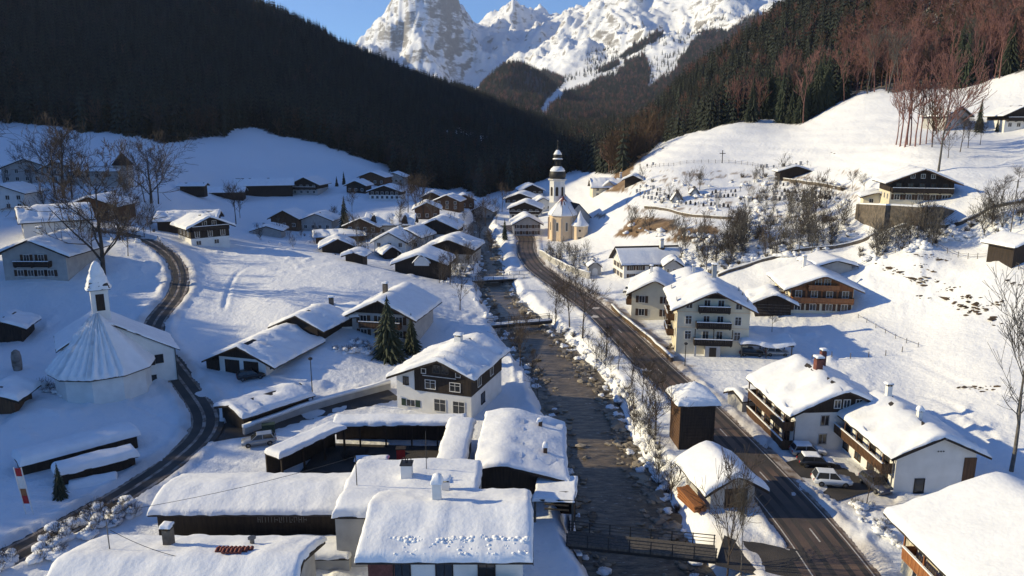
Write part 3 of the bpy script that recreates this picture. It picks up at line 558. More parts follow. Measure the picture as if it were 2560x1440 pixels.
def far_wood():
    x, y, z = wood_points(60000, 1520, 3300, -8, 20, Zfar, far_forest)
    scatter('distant_forest', 'hazy purple-brown forest on the low hills under the snowy massif', 'forest', SRC, np.c_[x, y, z - 0.5], RNG.uniform(0.6, 1.2, len(x)), np.where(RNG.uniform(0, 1, len(x)) < 0.10, RNG.integers(3, 5, len(x)), RNG.integers(0, 3, len(x))))
    # lone spruces dotted over the snowy flanks
    x, y, z = wood_points(2600, 2300, 3700, 0, 20, Zfar, lambda x, y, z: (vnoise(x / 200, y / 200, 3) > 0.55) & (z < 520))
    scatter('mountainside_spruces', 'scattered dark spruces dotted over the snowy mountain flank', 'forest', SRC[:3], np.c_[x, y, z - 0.5], RNG.uniform(0.6, 1.1, len(x)), RNG.integers(0, 3, len(x)))
far_wood()
# ---------------------------------------------------------------- builders
class MB:
    def __init__(s): s.v = []; s.f = []
    def box(s, x0, x1, y0, y1, z0, z1):
        b = len(s.v); s.v += [(x, y, z) for z in (z0, z1) for (x, y) in ((x0, y0), (x1, y0), (x1, y1), (x0, y1))]
        s.f += [(b, b+3, b+2, b+1), (b+4, b+5, b+6, b+7), (b, b+1, b+5, b+4), (b+1, b+2, b+6, b+5), (b+2, b+3, b+7, b+6), (b+3, b, b+4, b+7)]; return s
    def prism(s, poly, y0, y1):
        """poly: (x,z) outline, extruded along y"""
        b = len(s.v); n = len(poly); s.v += [(x, y0, z) for x, z in poly] + [(x, y1, z) for x, z in poly]
        s.f += [tuple(range(b, b + n)), tuple(range(b + 2*n - 1, b + n - 1, -1))] + [(b + i, b + n + i, b + n + (i+1) % n, b + (i+1) % n) for i in range(n)]; return s
    def slab(s, pts, t):
        """a quad in space given thickness downwards"""
        b = len(s.v); n = len(pts); s.v += [tuple(p) for p in pts] + [(p[0], p[1], p[2] - t) for p in pts]
        s.f += [tuple(range(b, b + n)), tuple(range(b + 2*n - 1, b + n - 1, -1))] + [(b + i, b + n + i, b + n + (i+1) % n, b + (i+1) % n) for i in range(n)]; return s
    def tube(s, pts, r, n=6):
        V, Fc = [], []; pts = [Vector(p) for p in pts]; rr = r if isinstance(r, (list, tuple)) else [r] * len(pts); tube_rings(V, Fc, pts, rr, n)
        b = len(s.v); s.v += [tuple(v) for v in V]; s.f += [tuple(i + b for i in f) for f in Fc]
        k = len(pts); s.f.append(tuple(b + i for i in range(n))[::-1]); s.f.append(tuple(b + (k-1)*n + i for i in range(n))); return s
    def lathe(s, prof, n=12, cx=0, cy=0, a0=0.0):
        b = len(s.v)
        for r, z in prof: s.v += [(cx + r*math.cos(a0 + 6.28319*i/n), cy + r*math.sin(a0 + 6.28319*i/n), z) for i in range(n)]
        for k in range(len(prof) - 1): s.f += [(b+k*n+i, b+k*n+(i+1) % n, b+(k+1)*n+(i+1) % n, b+(k+1)*n+i) for i in range(n)]
        s.f.append(tuple(b + i for i in range(n))[::-1]); s.f.append(tuple(b + (len(prof)-1)*n + i for i in range(n))); return s
    def mesh(s, name, mat, smooth=False):
        me = bpy.data.meshes.new(name); me.from_pydata(s.v, [], s.f); me.materials.append(mat if not isinstance(mat, str) else M[mat])
        bm = bmesh.new(); bm.from_mesh(me); bmesh.ops.recalc_face_normals(bm, faces=bm.faces); bm.to_mesh(me); bm.free()
        if smooth: me.polygons.foreach_set('use_smooth', [True] * len(me.polygons))
        return me
    def build(s, name, mat, parent=None, smooth=False, loc=None, rz=None):
        o = link(bpy.data.objects.new(name, s.mesh(name, mat, smooth)), parent)
        if loc is not None: o.location = loc
        if rz is not None: o.rotation_euler[2] = rz
        return o
def put(name, me, parent=None, loc=(0, 0, 0), rz=0.0):
    o = link(bpy.data.objects.new(name, me), parent); o.location = loc; o.rotation_euler[2] = rz; return o
def tag(o, label, cat, group=None):
    o['label'] = label; o['category'] = cat
    if group: o['group'] = group
    return o
def empty(name, loc, yaw=0.0, label=None, cat=None, group=None):
    o = bpy.data.objects.new(name, None); link(o); o.empty_display_size = 0.5; o.location = loc; o.rotation_euler = (0, 0, yaw)
    if label: tag(o, label, cat, group)
    return o
def ticks(a, b, step, e=(0.0, 0.05, 0.16, 0.34, 0.6)):
    L = b - a; e = [v for v in e if v < L / 2 * 0.9]; m = np.linspace(a + e[-1], b - e[-1], max(3, int((L - 2*e[-1]) / step) + 1))
    return np.unique(np.round(np.r_[[a + v for v in e], m, [b - v for v in e]], 4))
_sn = [0]
def snow_sheet(name, x0, x1, y0, y1, surf, t, parent, step=0.7, lump=0.10, mat='roof_snow', bulge=0.06, holes=None):
    """settled snow on a surface z = surf(x, y): rounded at the rim, uneven on top"""
    _sn[0] += 1; k = _sn[0] * 13.7
    xs = ticks(x0 - bulge, x1 + bulge, step); ys = ticks(y0 - bulge, y1 + bulge, step); X, Y = np.meshgrid(xs, ys, indexing='ij')
    d = np.minimum(np.minimum(X - xs[0], xs[-1] - X), np.minimum(Y - ys[0], ys[-1] - Y)); d = d + np.where(d > 0.01, 0.05 * fbm(X * 1.5 + k, Y * 1.5, 2, 5), 0)
    R = max(0.12, min(0.42, t * 0.7)); q = np.clip(d / R, 0, 1); prof = np.sqrt(np.clip(1 - (1 - q) ** 2, 0, 1))
    th = t * prof * (1 + 0.22 * fbm(X / 3.3 + k, Y / 3.3, 2, 9)) + lump * prof * fbm(X / 0.9 + k, Y / 0.9, 3, 21)
    th = th + prof * (0.10 * fbm(Y / 0.5 + k, X / 3.5, 3, 33) + 0.10 * np.clip(fbm(X / 1.9 - k, Y / 1.9, 2, 35), -1, 0.2)) * min(1, t / 0.4)
    jx = 0.20 * fbm(Y / 1.1 + k, X * 0 + 3, 3, 36) * min(1, t / 0.4); jy = 0.20 * fbm(X / 1.1 - k, Y * 0 + 7, 3, 37) * min(1, t / 0.4); rim = np.clip(1 - d / 0.5, 0, 1)
    if holes is not None: th = th * holes(X, Y)
    Zs = surf(np.clip(X, x0, x1), np.clip(Y, y0, y1)) + np.maximum(th, 0) - 0.02
    Zs = np.where(d <= 0.001, surf(np.clip(X, x0, x1), np.clip(Y, y0, y1)) - 0.05, Zs)
    X = X + jx * rim; Y = Y + jy * rim
    me = mesh_np(name, np.stack([X, Y, Zs], -1).reshape(-1, 3), grid_faces(len(xs), len(ys)), M[mat])
    return link(bpy.data.objects.new(name, me), parent)
_wm = {}
def window_meshes(w, h, frame, shut, mull):
    key = (round(w, 2), round(h, 2), frame, shut, mull)
    if key not in _wm:
        a, b = w / 2, h / 2; f = 0.09; m = MB(); m.box(-a - f, a + f, -0.07, 0, b, b + f).box(-a - f, a + f, -0.12, 0, -b - f, -b).box(-a - f, -a, -0.07, 0, -b, b).box(a, a + f, -0.07, 0, -b, b)
        if mull: m.box(-0.03, 0.03, -0.06, 0, -b, b)
        if mull > 1: m.box(-a, -0.03, -0.055, 0, b * 0.3, b * 0.3 + 0.05).box(0.03, a, -0.055, 0, b * 0.3, b * 0.3 + 0.05)
        p = MB().box(-a, a, -0.03, 0.0, -b, b); s = MB().box(-w * 0.28, w * 0.28, -0.06, 0, -b - 0.04, b + 0.04)
        _wm[key] = (m.mesh('window', frame), p.mesh('pane', 'glass'), s.mesh('shutter', shut) if shut else None)
    return _wm[key]
_FACE = {}
def on_face(H, face, u, z, off=0.0):
    w, l = H['w'], H['l']
    if face == 'f': return (u, -off, z), 0.0
    if face == 'b': return (-u, l + off, z), math.pi
    if face == 'l': return (-w / 2 - off, u, z), -math.pi / 2
    return (w / 2 + off, u, z), math.pi / 2
def window(H, face, u, z, w=1.1, h=1.35, frame='white_trim', shut=None, mull=1, off=0.003):
    mw, mp, ms = window_meshes(w, h, frame, shut, mull); loc, rz = on_face(H, face, u, z, off)
    o = put('window', mw, H['o'], loc, rz); put('pane', mp, o)
    if ms:
        for s in (-1, 1): put('shutter', ms, o, (s * (w / 2 + 0.10 + w * 0.28), 0, 0))
    return o
def balcony(H, face, u0, u1, z, mat='dark_wood', depth=1.15, rail=1.0, snow=True, posts=False, ztop=None, gaps=0.0):
    """z is the floor; u0..u1 along the face"""
    c = (u0 + u1) / 2; a = (u1 - u0) / 2; loc, rz = on_face(H, face, c, z, 0.0)
    m = MB(); m.box(-a, a, -depth, -0.004, -0.16, 0.0)
    for k in np.linspace(-a + 0.2, a - 0.2, max(2, int(a))): m.box(k - 0.07, k + 0.07, -depth * 0.9, -0.004, -0.34, -0.16)
    if posts:
        for k in np.linspace(-a + 0.08, a - 0.08, max(2, int(a * 2 / 2.6) + 1)): m.box(k - 0.07, k + 0.07, -depth + 0.02, -depth + 0.16, 0.0, (ztop or z + 2.3) - z)
    b = m.build('balcony', mat, H['o'], loc=loc, rz=rz)
    r = MB(); n = max(3, int(2 * a / 0.3))
    for k in range(n):
        x0 = -a + 2 * a * k / n; r.box(x0 + 0.012 + gaps, x0 + 2 * a / n - 0.012, -depth - 0.03 + 0.008 * (k % 2), -depth + 0.03 + 0.008 * (k % 2), 0.06, rail - 0.08)
    r.box(-a - 0.04, a + 0.04, -depth - 0.07, -depth + 0.07, rail - 0.078, rail)
    for s in (-1, 1): r.box(s * a - 0.03, s * a + 0.03, -depth + 0.075, -0.01, 0.06, rail)
    r.build('railing', mat, b)
    if snow: MB().box(-a - 0.02, a + 0.02, -depth - 0.09, -depth + 0.09, rail + 0.002, rail + 0.13).build('railing_snow', 'roof_snow', b)
    return b
def chimney(H, x, y, ztop, w=0.7, mat='white_wall', zb=None, hat='slab', snow=0.25):
    s = H['rz'](x); zb = s - 0.4 if zb is None else zb; h = w / 2
    c = MB().box(-h, h, -h, h, 0, ztop - zb).build('chimney', mat, H['o'], loc=(x, y, zb)); t = ztop - zb
    m = MB()
    if hat == 'slab': m.box(-h - 0.1, h + 0.1, -h - 0.1, h + 0.1, t + 0.22, t + 0.30); [m.box(sx * h * 0.7 - 0.06, sx * h * 0.7 + 0.06, sy * h * 0.7 - 0.06, sy * h * 0.7 + 0.06, t + 0.002, t + 0.22) for sx in (-1, 1) for sy in (-1, 1)]; zt = t + 0.3
    elif hat == 'arch':
        m.box(-h - 0.08, h + 0.08, -h - 0.08, h + 0.08, t + 0.002, t + 0.10)
        for sx in (-0.5, 0.5): m.tube([(sx * h - h * 0.4, 0, t + 0.1), (sx * h - h * 0.3, 0, t + 0.5), (sx * h, 0, t + 0.65), (sx * h + h * 0.3, 0, t + 0.5), (sx * h + h * 0.4, 0, t + 0.1)], 0.05, 6)
        zt = None
    else: m.box(-h - 0.06, h + 0.06, -h - 0.06, h + 0.06, t + 0.002, t + 0.1); zt = t + 0.1
    m.build('chimney_cap', 'dark_metal', c)
    if hat != 'arch' and w > 0.5: MB().lathe([(h * 2.1, -0.1), (h * 2.0, t * 0.0 + 0.62 + 0.4), (h * 1.3, 0.95)], 9).build('bare_collar', 'roof_dark', c, loc=(0.06, 0.03, s - 0.2 - zb - 0.55))
    if snow and zt is not None:
        snow_sheet('chimney_snow', -h - 0.08, h + 0.08, -h - 0.08, h + 0.08, lambda X, Y: np.full(X.shape, zt), snow, c, 0.25, 0.02)
    return c
def house(name, label, base, yaw=0.0, w=11.0, l=13.0, eave=5.0, ridge=7.6, ov=0.9, og=0.9, wall='white_wall', clad=None, cladz=None, side_clad=True, snow=0.5, roff=0.0, cat='house',
          group=None, sink=2.5, roofmat='roof_dark', lump=0.10, bare=0.0, step=0.75, hatch=True, cladx=None):
    """gabled house, gable towards local -y; roff moves the ridge sideways with equal pitch on both sides"""
    o = empty(name, base, math.radians(yaw), label, cat, group); a = w / 2; s = (ridge - eave) / a
    eL = ridge - s * (a + roff); eR = ridge - s * (a - roff); H = dict(o=o, w=w, l=l, eave=eave, ridge=ridge, s=s, roff=roff, eL=eL, eR=eR, ov=ov, og=og)
    rz = lambda x: ridge - s * np.abs(np.asarray(x, float) - roff); H['rz'] = lambda x: float(rz(x)) + 0.2
    MB().prism([(-a, -sink), (a, -sink), (a, eR), (roff, ridge), (-a, eL)], 0, l).build('wall', wall, o)
    if clad:
        cz = cladz; cx0, cx1 = cladx or (-a - 0.05, a + 0.05); zl, zr = float(rz(cx0)), float(rz(cx1)); P = [(cx0, cz), (cx1, cz)]
        if zr > cz: P += [(cx1, zr - 0.03)]
        if cx0 < roff < cx1: P += [(roff, ridge - 0.03)]
        if zl > cz: P += [(cx0, zl - 0.03)]
        else:
            xl = roff - (ridge - cz) / s; xr = roff + (ridge - cz) / s; P = [(xl, cz), (xr, cz), (roff, ridge - 0.03)]
        MB().prism(P, -0.06, -0.004).build('gable_boarding', clad, o)
        if side_clad:
            for sgn, e in ((-1, eL), (1, eR)):
                if e > cz and not (cladx and sgn < 0): MB().box(*sorted((sgn * (a + 0.003), sgn * (a + 0.055))), 0, l, cz, e - 0.03).build('side_boarding', clad, o)
    x0, x1 = -a - ov, a + ov; t = 0.18; zl, zr = float(rz(x0)), float(rz(x1))
    MB().prism([(x0, zl), (roff, ridge), (x1, zr), (x1, zr + t), (roff, ridge + t), (x0, zl + t)], -og, l + og).build('roof', roofmat, o)
    m = MB()   # barge boards and purlin ends under the verge
    for y in (-og - 0.05,):
        m.prism([(x0 - 0.02, zl - 0.10), (roff, ridge - 0.10), (x1 + 0.02, zr - 0.10), (x1 + 0.02, zr + t - 0.01), (roff, ridge + t - 0.01), (x0 - 0.02, zl + t - 0.01)], y, y + 0.047)
    m.build('barge_board', 'dark_wood' if wall != 'cream_wall' else 'brown_wood', o)
    if snow:
        surf = lambda X, Y: ridge + t - s * (np.sqrt((X - roff) ** 2 + 0.25) - 0.25) + 0.0 * Y
        ho = (lambda X, Y: sstep(0, 0.4, np.abs(X - roff) - bare)) if bare else None; hs = (abs(base[0]) * 7.31 + abs(base[1]) * 3.77) % 1.0; kk = hs * 50
        if not bare and hs < 0.65 and base[1] > 64 and name not in ('inn', 'shop'): ho = lambda X, Y: 1 - sstep(0.66, 0.74, vnoise(X / 2.6 + kk, Y / 1.1 + kk, 14) * 0.75 + 0.25 * vnoise(X / 0.6, Y / 0.5 + kk, 15) + 0.06 * (np.abs(X - roff) < 0.9))
        snow_sheet('roof_snow', x0, x1, -og, l + og, surf, snow, o, step, lump, holes=ho)
    return H
def windows(H, face, z, us, **k):
    for u in us: window(H, face, u, z, **k)
def bush_mesh(seed, h=1.6, n=60, bark='bark', r=0.018, snowy=False):
    R = random.Random(seed); V, Fc = [], []
    for k in range(n):
        a = R.uniform(0, 6.28); t = R.uniform(0.1, 0.9); d = Vector((math.cos(a) * t, math.sin(a) * t, R.uniform(0.7, 1.3))).normalized(); p = Vector((math.cos(a) * 0.15, math.sin(a) * 0.15, -0.1)); L = h * R.uniform(0.6, 1.1)
        q = [p]
        for i in range(3): d = (d + Vector((R.uniform(-.3, .3), R.uniform(-.3, .3), R.uniform(-.1, .3)))).normalized(); p = p + d * L / 3; q.append(p.copy())
        tube_rings(V, Fc, q, [r * 1.4, r * 1.2, r, r * 0.6], 3)
        for i in (1, 2): e = q[i] + Vector((R.uniform(-1, 1), R.uniform(-1, 1), R.uniform(0, 1))) * L * 0.3; tube_rings(V, Fc, [q[i], e], [r, r * 0.5], 3)
    return arr_mesh('twigs', V, Fc, M[bark])
def lumps(seed, n, rx, ry, rz0, r=(0.25, 0.6)):
    """uneven mound of snow pillows"""
    R = random.Random(seed); bm = bmesh.new()
    for k in range(n):
        a = R.uniform(0, 6.28); t = math.sqrt(R.random()); q = R.uniform(*r)
        m = Matrix.Translation((math.cos(a) * t * rx, math.sin(a) * t * ry, rz0 * R.uniform(0.2, 1) * (1 - 0.5 * t))) @ Matrix.Diagonal((q * R.uniform(1, 1.6), q * R.uniform(1, 1.6), q * R.uniform(0.6, 0.9), 1))
        bmesh.ops.create_icosphere(bm, subdivisions=2, radius=1, matrix=m)
    for v in bm.verts: v.co *= 1 + R.uniform(-0.09, 0.09); v.co.z = max(v.co.z, -0.2) * R.uniform(0.85, 1.1)
    me = bpy.data.meshes.new('snow_pillows'); bm.to_mesh(me); bm.free(); me.materials.append(M['roof_snow']); me.polygons.foreach_set('use_smooth', [True] * len(me.polygons)); return me
BUSHES = [bush_mesh(5, 1.6, 46), bush_mesh(6, 1.3, 40, 'bark_grey'), bush_mesh(8, 2.0, 46, 'bark')]
LUMPS = [lumps(3, 9, 0.7, 0.7, 1.0), lumps(4, 7, 0.6, 0.6, 0.8), lumps(9, 11, 0.8, 0.6, 1.2)]
def bush(loc, label, k=0, s=1.0, snowy=True, group=None, name='shrub'):
    o = empty(name, loc, random.uniform(0, 6.28), label, 'shrub', group); o.scale = (s, s, s * random.uniform(0.8, 1.1)); put('twigs', BUSHES[k % 3], o)
    if snowy: put('snow_pillows', LUMPS[k % 3], o)
    return o
def car(label, loc, yaw, paint, snow=0.0, kind='hatch', group=None):
    o = empty('parked_car', loc, math.radians(yaw), label, 'car', group); L, Wd = (4.3, 0.88); hh = 1.5 if kind == 'hatch' else 1.68
    xs = [-2.15, -2.05, -1.5, -0.75, 0.5, 1.25, 2.0, 2.15]; zb = [0.5, 0.32, 0.26, 0.26, 0.26, 0.26, 0.30, 0.45]; zt = [0.62, 0.72, 0.84, 0.92, 0.95, 0.95, 0.92, 0.75]; hw = [0.62, 0.78, 0.86, 0.88, 0.88, 0.88, 0.80, 0.66]
    m = MB(); rows = []
    for x, b, t, w in zip(xs, zb, zt, hw): rows.append([(x, -w * 0.92, b), (x, -w, (b + t) / 2), (x, -w * 0.94, t), (x, w * 0.94, t), (x, w, (b + t) / 2), (x, w * 0.92, b)])
    for r in rows: m.v += r
    n = 6
    for k in range(len(rows) - 1):
        for i in range(n): a = k * n + i; b = k * n + (i + 1) % n; m.f.append((a, b, b + n, a + n))
    m.f += [tuple(range(n))[::-1], tuple((len(rows) - 1) * n + i for i in range(n))]
    body = m.build('body', paint, o, True)
    def hull(z0, z1, xa, xb, xc, xd, w0, w1):
        q = MB(); q.v = [(xa, -w0, z0), (xb, -w0, z0), (xb, w0, z0), (xa, w0, z0), (xc, -w1, z1), (xd, -w1, z1), (xd, w1, z1), (xc, w1, z1)]
        q.f = [(0, 3, 2, 1), (4, 5, 6, 7), (0, 1, 5, 4), (1, 2, 6, 5), (2, 3, 7, 6), (3, 0, 4, 7)]; return q
    back = 1.95 if kind == 'hatch' else 2.02
    hull(0.92, hh - 0.05, -0.95, back, -0.25, back - 0.35, 0.80, 0.64).build('windows', 'glass', o)
    hull(hh - 0.049, hh, -0.27, back - 0.33, -0.2, back - 0.42, 0.65, 0.60).build('car_roof', paint, o)
    p = MB()
    for s in (-1, 1):
        for (x0, x1, x2, x3) in ((-0.97, -0.86, -0.27, -0.18), (0.42, 0.52, 0.42, 0.50), (back - 0.12, back + 0.02, back - 0.45, back - 0.33)):
            b = len(p.v); p.v += [(x0, s * 0.815, 0.91), (x1, s * 0.815, 0.91), (x3, s * 0.655, hh - 0.04), (x2, s * 0.655, hh - 0.04), (x0, s * 0.79, 0.91), (x1, s * 0.79, 0.91), (x3, s * 0.63, hh - 0.04), (x2, s * 0.63, hh - 0.04)]
            p.f += [(b, b+1, b+2, b+3), (b+4, b+7, b+6, b+5), (b, b+3, b+7, b+4), (b+1, b+5, b+6, b+2)]
    p.build('pillars', paint, o)
    for x in (-1.32, 1.3):
        for s in (-1, 1):
            wl = put('wheel', WHEEL[0], o, (x, s * 0.80, 0.32)); put('rim', WHEEL[1], wl, (0, s * 0.115, 0))
    for s in (-1, 1):
        MB().box(-2.13, -2.02, s * 0.6 - 0.15, s * 0.6 + 0.15, 0.60, 0.73).build('headlight', 'white_trim', o); MB().box(2.04, 2.155, s * 0.6 - 0.10, s * 0.6 + 0.10, 0.62, 0.86).build('tail_light', 'red', o)
    if snow:
        snow_sheet('car_snow', -0.25, back - 0.36, -0.62, 0.62, lambda X, Y: np.full(X.shape, hh), snow, o, 0.35, 0.03); snow_sheet('bonnet_snow', -1.95, -1.0, -0.72, 0.72, lambda X, Y: 0.80 + 0.13 * (X + 1.95), snow * 0.7, o, 0.35, 0.03)
    return o
def _wheel():
    t = MB().lathe([(0.20, -0.10), (0.31, -0.10), (0.33, -0.06), (0.33, 0.06), (0.31, 0.10), (0.20, 0.10)], 14); r = MB().lathe([(0.19, -0.02), (0.19, 0.01), (0.06, 0.02)], 10)
    for m in (t, r): m.v = [(x, z, y) for x, y, z in m.v]
    return t.mesh('wheel', 'rubber'), r.mesh('rim', 'metal')
WHEEL = _wheel()
def fence(name, label, pts, gap=2.2, post_h=1.1, rails=(0.5, 0.95), mat='grey_wood', r=0.06, snow=False, railr=0.035, cat='fence', lean=0.06):
    """posts and rails along points on the ground; each post and each rail run is a part"""
    P = resample([(p[0], p[1], 0) for p in pts], gap); o = empty(name, onground(P[0, 0], P[0, 1]), 0, label, cat); q = []
    pm_ = MB().tube([(0, 0, -0.5), (0, 0, post_h)], [r, r * 0.85], 5).mesh('post', mat)
    for x, y in P[:, :2]:
        g = onground(x, y); q.append(g); c = put('post', pm_, o, g - o.location, random.uniform(0, 6)); c.rotation_euler[0] = random.uniform(-lean, lean); c.rotation_euler[1] = random.uniform(-lean, lean)
    for h in rails:
        m = MB()
        for a, b in zip(q[:-1], q[1:]): m.tube([a - o.location + Vector((0, 0, h)), b - o.location + Vector((0, 0, h + random.uniform(-0.05, 0.05)))], railr, 4)
        m.build('rail', mat, o)
    return o
# ================================================================= buildings, right bank
def row(n, w, m=1.6): return list(np.linspace(-w / 2 + m, w / 2 - m, n))
# -- tall cream house with three balconies
b = gp(1778, 886); b.z += 0.0
H = house('guest_house', 'tall three-storey cream house with central balconies beside the main road', b, -7, 12.6, 15, 8.6, 11.7, ov=1.2, og=1.5, wall='cream_wall', clad='dark_wood', cladz=10.3, side_clad=False, snow=0.45)
for z, n in ((9.2, 0), (6.3, 1), (3.5, 2)):
    windows(H, 'f', z, (-4.3, 4.3), w=1.0, h=1.45, frame='white_trim', mull=2, shut=None); windows(H, 'f', z - 0.15, (-1.2, 1.2), w=1.0, h=1.9, frame='white_trim', mull=1)
    windows(H, 'l', z, (2.0, 12.8), w=1.0, h=1.4); windows(H, 'r', z, (3, 8, 12), w=1.0, h=1.4)
balcony(H, 'f', -2.7, 2.7, 8.05, 'dark_wood', 1.2); balcony(H, 'f', -3.0, 3.0, 5.2, 'dark_wood', 1.3, snow=True); balcony(H, 'f', -3.3, 3.3, 2.15, 'dark_wood', 1.5, posts=True, ztop=5.0)
balcony(H, 'l', 4.5, 11.0, 5.2, 'brown_wood', 1.3, posts=True, ztop=7.9); balcony(H, 'l', 4.5, 11.0, 2.3, 'brown_wood', 1.3, posts=True, ztop=5.0)
MB().box(-1.3, 1.3, -1.45, -0.01, -0.5, 1.95).build('porch', 'grey_wall', H['o']); MB().box(-3.2, -2.9, -1.45, -1.15, -0.5, 1.95).build('porch_post', 'grey_wall', H['o']); MB().box(-0.6, 0.6, -1.50, -1.453, 0, 1.7).build('door', 'dark_wood', H['o'])
for z in (4.85, 7.72): MB().box(-6.32, 6.32, -0.05, -0.003, z, z + 0.14).build('string_course', 'yellow_wall', H['o'])
chimney(H, 1.6, 12.5, 14.0, 0.8, 'grey_wall')
st = MB(); [st.box(-8.6 + 0.28 * k, -7.1 + 0.0 * k, 2.2 + 0.0, 3.6, -0.6 + 0.17 * k, -0.43 + 0.17 * k) for k in range(8)]; st.build('steps', 'stone', H['o'])
# -- cream house behind it
b = gp(1634, 800)
H = house('villa', 'cream gabled house partly hidden behind the tall balcony house', b, -12, 9.5, 13, 5.9, 8.6, wall='cream_wall', snow=0.45, ov=1.1)
for z in (1.6, 4.4): windows(H, 'f', z, (-2.6, 2.4), w=1.1, h=1.4, frame='white_trim', shut='shutter_brown'); windows(H, 'l', z, (2.5, 6, 9.5), w=1.1, h=1.3)
balcony(H, 'l', 1, 8, 3.1, 'brown_wood', 1.2); chimney(H, -1, 8, 10.0, 0.6)
b = gp(1722, 772)
H = house('side_house', 'low cream annex roofed in snow between the two cream houses', b, -10, 8, 10, 5.2, 7.0, wall='cream_wall', snow=0.5); chimney(H, 1.0, 5, 8.6, 0.6)
# -- white farmhouse long side to the road, bare strip along its ridge
b = gp(1527, 702); b += Vector((2.5, 4.5, 0))
H = house('farmhouse', 'white farmhouse with dark bare strip along its ridge below the church hill', b, -82, 10.5, 15.5, 4.7, 8.3, ov=0.8, og=1.0, snow=0.28, bare=0.75, lump=0.05)
for z in (3.5, 1.3):
    windows(H, 'r', z, (2, 4.5, 8, 11, 13.6), w=1.0, h=1.15, frame='grey_wall', shut='shutter_brown'); windows(H, 'f', z, (-3, 0, 3), w=1.0, h=1.15, frame='grey_wall', shut='shutter_brown')
chimney(H, 1.0, 11.5, 10.0, 0.9, 'white_wall')
b = gp(1682, 690)
H = house('bakehouse', 'small grey house with rounded snow hood beside the white farmhouse', b, -8, 4.4, 5, 2.6, 4.2, wall='grey_wall', snow=0.6, ov=0.5, og=0.4); window(H, 'f', 0.4, 1.4, 0.7, 0.9); window(H, 'f', -1.2, 1.4, 0.5, 0.8)
# roadside shrine and its wall
b = gp(1487, 690)
H = house('wayside_chapel', 'tiny white wayside chapel with arched front in the roadside wall', b, 4, 3.4, 3.0, 2.6, 4.0, wall='grey_wall', snow=0.35, ov=0.3, og=0.3, cat='chapel')
n = [(0.75 * math.cos(t), 1.5 + 0.75 * math.sin(t)) for t in np.linspace(0, math.pi, 9)]; MB().prism([(0.75, 0.1)] + n + [(-0.75, 0.1)], -0.05, -0.004).build('niche', 'white_wall', H['o'])
# -- orange timber chalet
b = gp(2050, 784)
H = house('chalet', 'chalet with orange timber balconies standing alone by the open snowfield', b, -7, 12.4, 13.5, 5.5, 8.1, ov=1.6, og=1.7, wall='cream_wall', snow=0.5, clad='orange_wood', cladz=2.75, cladx=(-6.1, 6.1), side_clad=False)
for z, us in ((1.35, (-4.6, -1.6, 1.6, 4.6)), (4.1, (-4.6, -1.5, 1.5, 4.6)), (6.6, (-0.9, 0.9))): windows(H, 'f', z, us, w=1.15, h=1.3, frame='white_trim', shut='shutter_brown' if z < 6 else None, mull=1, off=0.065)
for z in (1.5, 4.2): windows(H, 'l', z, (2.5, 6, 10), w=1.1, h=1.3, frame='white_trim')
balcony(H, 'f', -6.0, 6.0, 2.55, 'orange_wood', 1.3, snow=False); balcony(H, 'f', -3.0, 3.0, 5.2, 'orange_wood', 1.3, snow=False); balcony(H, 'l', 4, 10, 2.6, 'brown_wood', 1.2); chimney(H, -1.5, 9, 10.2, 0.6)
b = gp(2085, 690)
H = house('shed', 'low grey shed under thick snow behind the orange timber chalet', b, 5, 8, 7, 2.4, 3.5, wall='grey_wall', snow=0.7, cat='shed')
# -- barn, carport
b = gp(1932, 790)
H = house('barn', 'dark timber barn with wide snowy roof between the tall cream house and chalet', b, -10, 7.0, 7.5, 3.0, 4.7, ov=1.3, og=1.3, wall='dark_wood', snow=0.6, cat='barn')
for k in range(4): MB().box(-3.2, 3.2, -0.05, -0.004, 0.5 + 0.6 * k, 0.62 + 0.6 * k).build('log_course', 'grey_wood', H['o'])
b = gp(1916, 897); o = empty('carport', b, math.radians(-6), 'open carport with hunched snowy roof beside the tall cream house', 'carport')
MB().box(-4.6, 4.6, 0.0, 5.4, 2.25, 2.4).build('roof', 'grey_wood', o)
for x in (-4.3, 0, 4.3):
    for y in (0.3, 5.1): MB().box(x - 0.09, x + 0.09, y - 0.09, y + 0.09, -1, 2.246).build('post', 'grey_wood', o)
snow_sheet('roof_snow', -4.7, 4.7, -0.1, 5.5, lambda X, Y: 2.4 + 0.35 * np.cos(X * 0.75 + 2.4), 0.75, o, 0.5, 0.12)
car('dark estate car parked in the left bay of the snowy carport', b + Vector((-2.2, 1.8, 0.06)), 174, 'car_dark', 0.0); car('grey car parked in the right bay of the snowy carport', b + Vector((2.4, 1.9, 0.06)), 176, 'car_silver', 0.0)
# -- apartment house with timber balconies, lower right
b = pz(2092, 1140, 0); b = Vector((41.6, 87.0, 0.0))
H = house('apartment_house', 'white house with timber balconies along its left side by the main road', b, 3.5, 11.6, 12.5, 5.3, 8.0, ov=1.3, og=1.0, wall='white_wall', snow=0.55, clad='dark_wood', cladz=5.0, side_clad=False)
windows(H, 'f', 3.9, (-2.0,), w=0.95, h=1.25, frame='grey_wall'); windows(H, 'f', 1.4, (-2.1,), w=0.95, h=1.25, frame='grey_wall'); windows(H, 'f', 6.1, (-0.6, 0.6, 2.2), w=0.75, h=1.0, off=0.065)
balcony(H, 'l', 0.3, 12.2, 2.7, 'brown_wood', 1.4, posts=True, ztop=4.9, gaps=0.06); balcony(H, 'l', 0.3, 12.2, 0.15, 'brown_wood', 1.4, posts=True, ztop=2.5, gaps=0.06)
windows(H, 'l', 3.8, (2, 5, 8, 11), w=1.3, h=1.9, frame='brown_wood'); windows(H, 'l', 1.3, (2, 5, 8, 11), w=1.3, h=1.9, frame='brown_wood')
